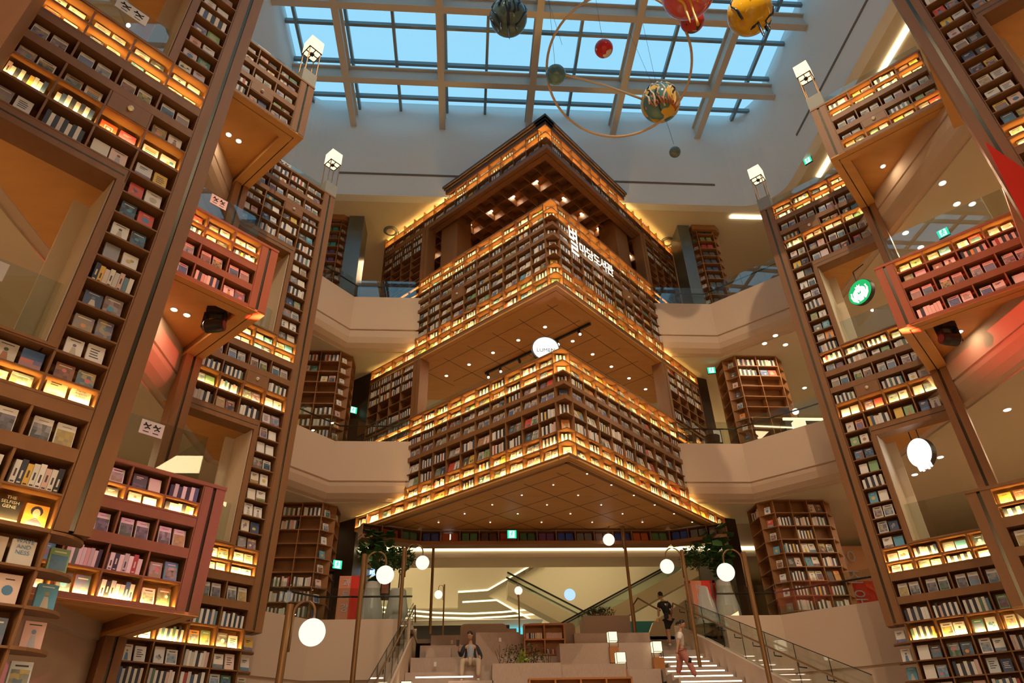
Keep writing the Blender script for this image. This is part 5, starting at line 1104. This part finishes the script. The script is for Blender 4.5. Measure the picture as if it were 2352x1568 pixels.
# --- woman walking down the stairs
w1 = thing('person', 'person in white tee and dusty pink trousers walking down the stairs, ponytail', 'person', (5.48, 17.8, 3.4)); hx, hy = 5.42, 17.85
skin('body', [(hx, hy, 4.14, .085), (hx + .01, hy, 4.30, .075), (hx + .02, hy, 4.46, .085), (hx + .05, hy, 4.55, .04), (hx + .08, hy, 4.63, .038), (hx + .0, hy - .13, 4.46, .045), (hx - .10, hy - .17, 4.24, .036), (hx - .17, hy - .18, 4.02, .026), (hx + .02, hy + .13, 4.46, .045), (hx + .06, hy + .17, 4.24, .036), (hx + .12, hy + .17, 4.02, .026),
              (hx - .02, hy - .06, 4.08, .075), (hx + .14, hy - .08, 3.80, .052), (hx + .24, hy - .10, 3.50, .036), (hx - .02, hy + .06, 4.08, .075), (hx - .06, hy + .08, 3.80, .052), (hx - .13, hy + .10, 3.56, .036)],
     [(0, 1), (1, 2), (2, 3), (3, 4), (2, 5), (5, 6), (6, 7), (2, 8), (8, 9), (9, 10), (0, 11), (11, 12), (12, 13), (0, 14), (14, 15), (15, 16)], SKIN, w1)
skin('tee', [(hx, hy, 4.17, .105), (hx + .01, hy, 4.32, .10), (hx + .02, hy, 4.46, .10), (hx + .04, hy, 4.53, .055), (hx + .0, hy - .14, 4.45, .068), (hx - .07, hy - .17, 4.32, .062), (hx + .02, hy + .14, 4.45, .068), (hx + .05, hy + .17, 4.32, .062)], [(0, 1), (1, 2), (2, 3), (2, 4), (4, 5), (2, 6), (6, 7)], WHT, w1)
skin('trousers', [(hx, hy, 4.13, .11), (hx - .01, hy - .07, 4.06, .10), (hx + .14, hy - .09, 3.80, .08), (hx + .24, hy - .10, 3.52, .062), (hx - .01, hy + .07, 4.06, .10), (hx - .06, hy + .08, 3.80, .08), (hx - .13, hy + .10, 3.60, .062)], [(0, 1), (1, 2), (2, 3), (0, 4), (4, 5), (5, 6)], PINK, w1)
q = MB(); q.tube([(hx + .11, hy - .08, 3.86), (hx + .18, hy - .09, 3.84)], [.095, .09], 14); q.build('knee_strap', BLK, w1)
for x, y, z in ((hx + .28, hy - .10, 3.43), (hx - .10, hy + .10, 3.50)): q = MB(); q.sphere((x, y, z), .05, 14, 8, sq=(1.7, .8, .75)); q.build('shoe', SHOE, w1, smooth=True)
head(w1, (hx + .12, hy, 4.72), (.9, -.15, -.45), .86, 'tail'); hand(w1, (hx - .17, hy - .18, 4.01), (-.1, 0, -1), (1, 0, 0), .95, .6); hand(w1, (hx + .12, hy + .17, 4.01), (.3, 0, -1), (1, 0, 0), .95, .6)
# --- man climbing the stairs, seen from behind
w2 = thing('person', 'person in black shirt and shorts climbing the stairs with a shoulder bag', 'person', (6.15, 21.3, 4.7)); hx, hy = 6.22, 21.3
skin('body', [(hx, hy, 5.52, .095), (hx - .04, hy + .02, 5.72, .09), (hx - .08, hy + .04, 5.92, .095), (hx - .10, hy + .05, 6.02, .048), (hx - .12, hy + .05, 6.09, .045), (hx - .23, hy + .0, 5.90, .05), (hx - .27, hy + .0, 5.72, .040), (hx - .28, hy + .08, 5.55, .028), (hx + .08, hy + .03, 5.92, .05), (hx + .17, hy + .06, 5.76, .04), (hx + .14, hy + .20, 5.68, .028),
              (hx - .04, hy, 5.45, .08), (hx - .05, hy + .02, 5.12, .056), (hx - .06, hy - .02, 4.78, .038), (hx + .05, hy + .04, 5.45, .08), (hx - .0, hy + .30, 5.28, .056), (hx + .02, hy + .36, 4.98, .038)],
     [(0, 1), (1, 2), (2, 3), (3, 4), (2, 5), (5, 6), (6, 7), (2, 8), (8, 9), (9, 10), (0, 11), (11, 12), (12, 13), (0, 14), (14, 15), (15, 16)], SKIN, w2)
skin('shirt', [(hx + .01, hy, 5.54, .125), (hx - .03, hy + .02, 5.72, .12), (hx - .07, hy + .03, 5.90, .115), (hx - .10, hy + .05, 6.0, .058), (hx - .23, hy, 5.89, .072), (hx - .26, hy, 5.76, .065), (hx + .08, hy + .03, 5.90, .072), (hx + .15, hy + .05, 5.79, .065)], [(0, 1), (1, 2), (2, 3), (2, 4), (4, 5), (2, 6), (6, 7)], BLK, w2)
skin('shorts', [(hx, hy, 5.50, .125), (hx - .05, hy, 5.42, .11), (hx - .05, hy + .02, 5.16, .085), (hx + .06, hy + .04, 5.44, .11), (hx + .01, hy + .26, 5.30, .085)], [(0, 1), (1, 2), (0, 3), (3, 4)], BLK, w2)
q = MB(); q.tube([(hx + .03, hy - .09, 5.98), (hx - .05, hy - .115, 5.8), (hx - .12, hy - .13, 5.60)], .014, 6); q.build('bag_strap', BLK, w2)
q = MB(); q.poly([(hx - .10, hy - .10, 5.90), (hx + .02, hy - .10, 5.90), (hx - .03, hy - .11, 5.80)]); q.build('shirt_print', SHOE, w2)
for x, y, z in ((hx - .07, hy - .02, 4.745), (hx + .02, hy + .36, 4.93)): q = MB(); q.sphere((x, y, z), .05, 14, 8, sq=(1.1, 1.5, .8)); q.build('shoe', SHOE, w2, smooth=True)
head(w2, (hx - .15, hy + .05, 6.17), (-.5, .85, .05), .92); hand(w2, (hx - .28, hy + .09, 5.54), (-.15, .1, -1), (.5, .8, 0), 1, .9); hand(w2, (hx + .14, hy + .21, 5.67), (-.3, .9, -.2), (0, 0, 1), 1, .5)
q = MB(); q.box(hx - .16, hx - .04, hy - .20, hy - .12, 5.46, 5.62); o = q.build('shoulder_bag', BLK, org=(hx - .1, hy - .16, 5.46)); tag(o, 'small black bag hanging behind the climbing person', 'bag')
q = MB(); q.lathe([(.03, 5.40), (.04, 5.50)], hx - .31, hy + .09, 14); o = q.build('drink_cup', mat('yellow cup', (.8, .5, .1), .5), org=(hx - .31, hy + .09, 5.40)); tag(o, 'yellow cup in the climbing person\'s left hand', 'cup')
# --- people half hidden behind shrubs and shelves
def bystander(x, y, zf, label, face, cloth):
    t = thing('person', label, 'person', (x, y, zf)); z = zf
    skin('body', [(x, y, z + .82, .10), (x, y, z + 1.0, .10), (x, y, z + 1.22, .10), (x, y, z + 1.32, .05), (x, y, z + 1.38, .045), (x - .16, y, z + 1.20, .05), (x - .21, y, z + .98, .04), (x - .18, y + .05, z + .78, .03), (x + .16, y, z + 1.20, .05), (x + .21, y, z + .98, .04), (x + .18, y + .05, z + .78, .03), (x - .08, y, z + .75, .08), (x - .09, y, z + .42, .056), (x - .09, y, z + .06, .04), (x + .08, y, z + .75, .08), (x + .09, y, z + .42, .056), (x + .09, y, z + .06, .04)],
         [(0, 1), (1, 2), (2, 3), (3, 4), (2, 5), (5, 6), (6, 7), (2, 8), (8, 9), (9, 10), (0, 11), (11, 12), (12, 13), (0, 14), (14, 15), (15, 16)], SKIN, t, 1)
    skin('top', [(x, y, z + .85, .12), (x, y, z + 1.0, .12), (x, y, z + 1.22, .115), (x, y, z + 1.30, .06), (x - .17, y, z + 1.19, .07), (x - .21, y, z + 1.0, .06), (x + .17, y, z + 1.19, .07), (x + .21, y, z + 1.0, .06)], [(0, 1), (1, 2), (2, 3), (2, 4), (4, 5), (2, 6), (6, 7)], cloth, t, 1)
    skin('trousers', [(x, y, z + .82, .12), (x - .08, y, z + .74, .10), (x - .09, y, z + .1, .06), (x + .08, y, z + .74, .10), (x + .09, y, z + .1, .06)], [(0, 1), (1, 2), (0, 3), (3, 4)], BLK, t, 1)
    head(t, (x, y, z + 1.47), face, .9)
bystander(4.32, 23.3, 4.62, 'person with dark hair behind the shrubs on the big block, left one', (.3, .9, 0), BEIGE)
bystander(4.56, 23.4, 4.62, 'person with dark hair behind the shrubs on the big block, right one', (-.6, .6, 0), WHT)
p = AB(.62, 16.5); bystander(p[0], p[1], 10.62, 'person whose dark hair shows over the right middle box, left one', (.3, .9, 0), BLK)
p = AB(.18, 16.5); bystander(p[0], p[1], 10.75, 'person whose dark hair shows over the right middle box, right one', (.3, .9, 0), NAVY)
#@@BOOKS
# ================================================================ books
def book_mesh(q, bk, near):
    F, s, d, z, w, h, th, fl = bk['F'], bk['s'], bk['d'], bk['z'], bk['w'], bk['h'], bk['th'], bk['flip']
    if bk['t'] == 'S':
        c = SPINES[bk['ci']]; j = .94 + .12 * ((bk['k'] * 37 + int(s * 100)) % 10) / 10; c = tuple(min(1, x * j) for x in c)
        q.fbox(F, s - w / 2, s + w / 2, d, d + th, z, z + h, 0, c)
        if near:
            a = .25 + .2 * ((bk['k'] * 7) % 3) / 3; tc = (.08, .07, .08) if sum(c) > 1.2 else (.7, .66, .55)
            for (u, v, ww) in ((a, a + .32, .16), (.08, .14, .3)): q.poly([F(s - w * ww, d - .0015, z + h * u), F(s + w * ww, d - .0015, z + h * u), F(s + w * ww, d - .0015, z + h * v), F(s - w * ww, d - .0015, z + h * v)], 0, tc)
        return
    lean = .22 * h; c = COVERS[bk['ci']]
    if bk.get('col'): c = bk['col']
    P = lambda u, v, o=0: F(s - fl * w * (u - .5), d - o + lean * v, z + h * v)   # u to the viewer's right, v up
    def slabq(u0, u1, v0, v1, o0, o1, cc):
        q.hexa([P(u0, v0, o0), P(u1, v0, o0), P(u1, v0, -o1), P(u0, v0, -o1), P(u0, v1, o0), P(u1, v1, o0), P(u1, v1, -o1), P(u0, v1, -o1)], 0, cc)
    slabq(0, 1, 0, 1, 0, th * .2, c); slabq(.02, .97, .015, .985, -th * .2, th * .85, (.78, .74, .66)); slabq(0, 1, 0, 1, -th * .85, th, c)
    def R(u0, u1, v0, v1, cc, o=.002): q.poly([P(u0, v0, o), P(u1, v0, o), P(u1, v1, o), P(u0, v1, o)], 0, cc)
    def disc(cu, cv, r, cc, o=.003, n=12, sq=1): q.poly([P(cu + r * math.cos(2 * PI * k / n), cv + r * sq * math.sin(2 * PI * k / n) * w / h, o) for k in range(n)], 0, cc)
    rr = random.Random(hash((round(s, 3), round(z, 3), bk['k'])) & 0xffff); art = bk['art']; nx = 4 if near else 3
    A = rr.choice(((.10, .12, .28), (.05, .06, .08), (.12, .20, .28), (.20, .10, .08), (.08, .14, .08), (.35, .28, .16), (.20, .14, .26), (.10, .10, .10), (.15, .26, .40)))
    B_ = rr.choice(((.45, .20, .10), (.55, .50, .40), (.10, .25, .45), (.60, .45, .12), (.25, .22, .30), (.45, .45, .50)))
    def pic(u0, u1, v0, v1):
        n = nx; pts = [[(u0 + (u1 - u0) * (i + (rr.uniform(-.3, .3) if 0 < i < n else 0)) / n, v0 + (v1 - v0) * (j + (rr.uniform(-.3, .3) if 0 < j < n else 0)) / n) for j in range(n + 1)] for i in range(n + 1)]
        for i in range(n):
            for j in range(n):
                t = min(1, max(0, (j / n) * .5 + rr.uniform(-.25, .5))); cc = tuple(A[k] * (1 - t) + B_[k] * t for k in range(3))
                q.poly([P(*pts[i][j], .002), P(*pts[i + 1][j], .002), P(*pts[i + 1][j + 1], .002), P(*pts[i][j + 1], .002)], 0, cc)
    ink = (.06, .05, .06) if sum(c) > 1.1 else (.75, .70, .60)
    if art == 'band': pic(.04, .96, .03, .70); R(.25, .75, .84, .87, (.3, .28, .28))
    elif art == 'photo': pic(.08, .92, .10, .72); R(.2, .8, .82, .88, ink)
    elif art == 'full': pic(0, 1, 0, 1); R(.15, .85, .80, .86, (.8, .75, .65), .003); disc(rr.uniform(.3, .7), rr.uniform(.3, .6), rr.uniform(.1, .2), rr.choice(((.8, .75, .65), (.7, .3, .1), (.1, .3, .4), (.7, .2, .2))), .003)
    elif art == 'disc': disc(.5, .45, .24, B_); R(.3, .7, .80, .84, ink)
    elif art == 'low': pic(0, 1, 0, .30); R(.2, .7, .76, .82, ink); R(.2, .55, .66, .70, ink)
    elif art == 'text':
        for k in range(4): R(.18, rr.uniform(.6, .84), .72 - .14 * k, .77 - .14 * k, ink)
    elif art == 'blobs':
        for k in range(4): disc(rr.uniform(.25, .75), rr.uniform(.25, .7), rr.uniform(.08, .18), (A, B_)[k % 2], .002 + .0006 * k, 9)
    elif art == 'figure': disc(.5, .62, .11, A); q.poly([P(.3, .04, .002), P(.7, .04, .002), P(.6, .5, .002), P(.4, .5, .002)], 0, B_); R(.2, .8, .86, .9, ink)
    elif art == 'stripes':
        for k, cc in enumerate(((.75, .45, .05), (.75, .16, .08), (.05, .30, .15), (.05, .15, .40), (.80, .50, .05))):
            R(.15, .85, .72 - .14 * k, .81 - .14 * k, cc)
    elif art == 'gene':
        R(0, 1, .14, .19, (.85, .25, .10)); R(.3, 1, .10, .14, (.7, .3, .6))
    elif art == 'portrait':
        R(0, 1, 0, 1, (.75, .36, .06), .002); q.poly([P(.1, 0, .003), P(.9, 0, .003), P(.8, .28, .003), P(.6, .40, .003), P(.4, .40, .003), P(.2, .28, .003)], 0, (.10, .07, .13))
        disc(.5, .72, .27, (.04, .03, .05), .003); disc(.5, .62, .17, (.70, .48, .36), .004, 14, 1.5); R(.43, .57, .38, .5, (.70, .48, .36), .0045); R(.42, .58, .40, .43, (.03, .02, .04), .005); R(.3, .7, .06, .12, (.85, .7, .1), .005)
    elif art == 'bag':
        R(.25, .75, .25, .7, (.85, .8, .72)); R(.3, .7, .30, .65, c, .003); disc(.5, .47, .12, (.85, .8, .72), .004)
    elif art == 'sunset':
        R(0, 1, .0, .12, (.6, .55, .5)); R(0, 1, .12, .3, (.45, .25, .28)); R(0, .6, .3, .5, (.6, .22, .2)); R(0, 1, .55, 1, (.10, .20, .45))
def project(p):
    v = Vector(p) - CAMP; zc = v.dot(_f)
    if zc <= .1: return None
    return (1176 + 1533.47 * v.dot(_r) / zc, 784 - 1533.47 * v.dot(_u) / zc, zc)
# covers that can be read or recognised in place
WH = (.80, .76, .68)
SPECIAL = {('near left tower', 'lower level', 4, 0): [dict(art='gene', col=(.03, .025, .025), txt=('THE\nSELFISH\nGENE', .052, .24, (.7, .66, .55))), dict(art='portrait', col=(.75, .36, .06))],
           ('near left tower', 'lower level', 1, 0): [dict(art='low', col=(.72, .60, .48)), dict(art='plain', col=WH, txt=('Pierre-\nAuguste\nRenoir', .042, .17, (.06, .05, .06)))],
           ('near left tower', 'lower level', 5, 0): [dict(art='blobs', col=(.62, .52, .42)), dict(art='plain', col=(.70, .66, .60), txt=('WAVE\nAND\nNESS', .062, .20, (.10, .30, .55)))],
           ('near left tower', 'lower level', 0, 1): [dict(art='figure', col=(.66, .62, .56)), dict(art='sunset', col=(.2, .2, .4))],
           ('near left tower', 'middle level', 4, 1): [dict(art='bag', col=(.85, .14, .03)), dict(art='low', col=(.75, .12, .15))],
           ('near left tower', 'middle level', 4, 0): [dict(art='stripes', col=WH), dict(art='blobs', col=WH)],
           ('near left tower', 'middle level', 3, 2): [dict(art='photo', col=(.55, .46, .34)), dict(art='stripes', col=WH)],
           ('far left tower', 'beside the upper opening', 7, 0): [dict(art='photo', col=(.1, .12, .1)), dict(art='plain', col=WH, txt=('AI', .11, .19, (.05, .05, .05)))]}
done = {}
for key, sp in SPECIAL.items():
    old = [b for b in BOOKS if tuple(b['info'][:4]) == key]
    if not old: continue
    for b in old: BOOKS.remove(b)
    F = old[0]['F']; s0 = .40 + .61 * key[3]; z = old[0]['z']; fl = old[0]['flip']
    for k, d_ in enumerate(sp):
        BOOKS.append(dict(t='C', F=F, s=s0 + .61 * (.72 - .44 * k if fl > 0 else .28 + .44 * k), d=.06, z=z, w=.225, h=.275, th=.035, ci=3, k=1 - k if fl > 0 else k, info=old[0]['info'], n=2, flip=fl, **d_))
for bk in BOOKS: bk['key'] = bk['info'] + (bk['k'],)
bpy.context.view_layer.update(); DG = bpy.context.evaluated_depsgraph_get()
for bk in BOOKS:
    F = bk['F']; c = F(bk['s'], bk['d'] - .03, bk['z'] + bk['h'] * .5); p = project(c); bk['area'] = 0; bk['vis'] = False
    if p is None or not (-10 < p[0] < 2362 and -10 < p[1] < 1578): continue
    e = [project(F(bk['s'] + a * bk['w'] / 2, bk['d'], bk['z'] + (bk['h'] if b else 0))) for a, b in ((-1, 0), (1, 0), (1, 1), (-1, 1))]
    if any(x is None for x in e): continue
    bk['area'] = abs(sum(e[i][0] * e[(i + 1) % 4][1] - e[(i + 1) % 4][0] * e[i][1] for i in range(4))) / 2
    for b in (.5, .9):
        t = Vector(F(bk['s'], bk['d'] - .03, bk['z'] + bk['h'] * b)); dv = t - CAMP; L = dv.length; org = CAMP.copy(); dr = dv.normalized(); ok = True; dist = 0
        for _ in range(6):
            hit, loc, nn, idx, ob, mx = SC.ray_cast(DG, org, dr, distance=L - dist - .02)
            if not hit: break
            if ob.data.materials and ob.data.materials[0] and 'glass' in ob.data.materials[0].name: dist += (loc - org).length + .01; org = loc + dr * .01; continue
            ok = False; break
        if ok: bk['vis'] = True; break
cand = sorted([b for b in BOOKS if b['vis']], key=lambda b: -b['area'])
IND = cand[:300]; ids = set(id(b) for b in IND)
used = {}
for bk in IND:
    tower, lvl, r, i, lit = bk['info']; q = MB(); book_mesh(q, bk, True)
    o = q.build('book', 'book', org=bk['F'](bk['s'], bk['d'] + bk['th'] / 2, bk['z']))
    if bk.get('txt'):
        tx, sz, up, tc = bk['txt']; mm = face_mtx(bk['F'], bk['s'], bk['d'] - .006 + .22 * up, bk['z'] + up, bk['flip'], .22); text(tx, sz, mm, mat('cover ink', tc, .5), 'lettering', o, .0006)
    cn = (COVERS, CNAME)[1][bk['ci']] if bk['t'] == 'C' else SNAME[bk['ci']]
    lt = 'lit' if lit else 'unlit'
    what = {'band': 'white-banded picture', 'photo': cn + ' picture-cover', 'disc': cn + ' round-motif', 'low': cn + ' low-picture', 'text': cn + ' text-cover', 'blobs': cn + ' dotted-cover', 'figure': cn + ' figure-cover', 'full': 'full-picture', 'stripes': 'rainbow-striped white', 'sunset': 'blue and pink sunset', 'bag': 'orange-red square-label', 'gene': 'black THE SELFISH GENE', 'portrait': 'orange woman-portrait', 'plain': cn + ' lettered'}.get(bk.get('art'), cn) if bk['t'] == 'C' else cn + '-spined'
    n = bk['n']; kk = bk['k'] + 1 if bk['flip'] < 0 else n - bk['k']
    side = bk['flip']
    if n == 2: pos = 'left' if (bk['k'] == 0) == (side > 0) else 'right'
    else: pos = ('first', 'second', 'third', 'fourth', 'fifth', 'sixth', 'seventh', 'eighth', 'ninth')[(n - 1 - bk['k']) if side > 0 else bk['k']] + ' from left' if False else ('first', 'second', 'third', 'fourth', 'fifth', 'sixth', 'seventh', 'eighth', 'ninth')[bk['k']] + ' from post'
    by = ('%s bay from post' % ('first', 'second', 'third', 'fourth')[i]) if 0 <= i < 4 else 'corner'
    lv = lvl.replace('beside the ', 'by ').replace(' level', '')
    lab = '%s book, %s, %s, %s %s row, %s, %s' % (what, pos, by, ORD[r], lt, lv, tower)
    if i < 0: lab = '%s book on the %s corner shelf, %s' % (what, ORD[r], tower)
    lab = ' '.join(lab.split())
    ww = lab.split()
    if len(ww) > 16: lab = lab.replace(' book,', ',', 1) if len(ww) <= 17 else lab.replace(' from post', '', 1).replace(' book,', ',', 1)
    ww = lab.split()
    if len(ww) > 16: lab = lab.replace(' from post', '', 1).replace(' book,', ',', 1); ww = lab.split()
    if len(ww) > 16: lab = lab.replace(' unlit', '').replace(' lit', ' lit', 1).replace(' from post', '')
    tag(o, ' '.join(lab.split()[:16]), 'book', 'books on the ' + tower)
q = MB()
for bk in BOOKS:
    if id(bk) not in ids: book_mesh(q, bk, False)
o = q.build('distant_books', 'book'); tag(o, 'all the smaller books filling the more distant shelves', 'books'); o['kind'] = 'stuff'
#@@END
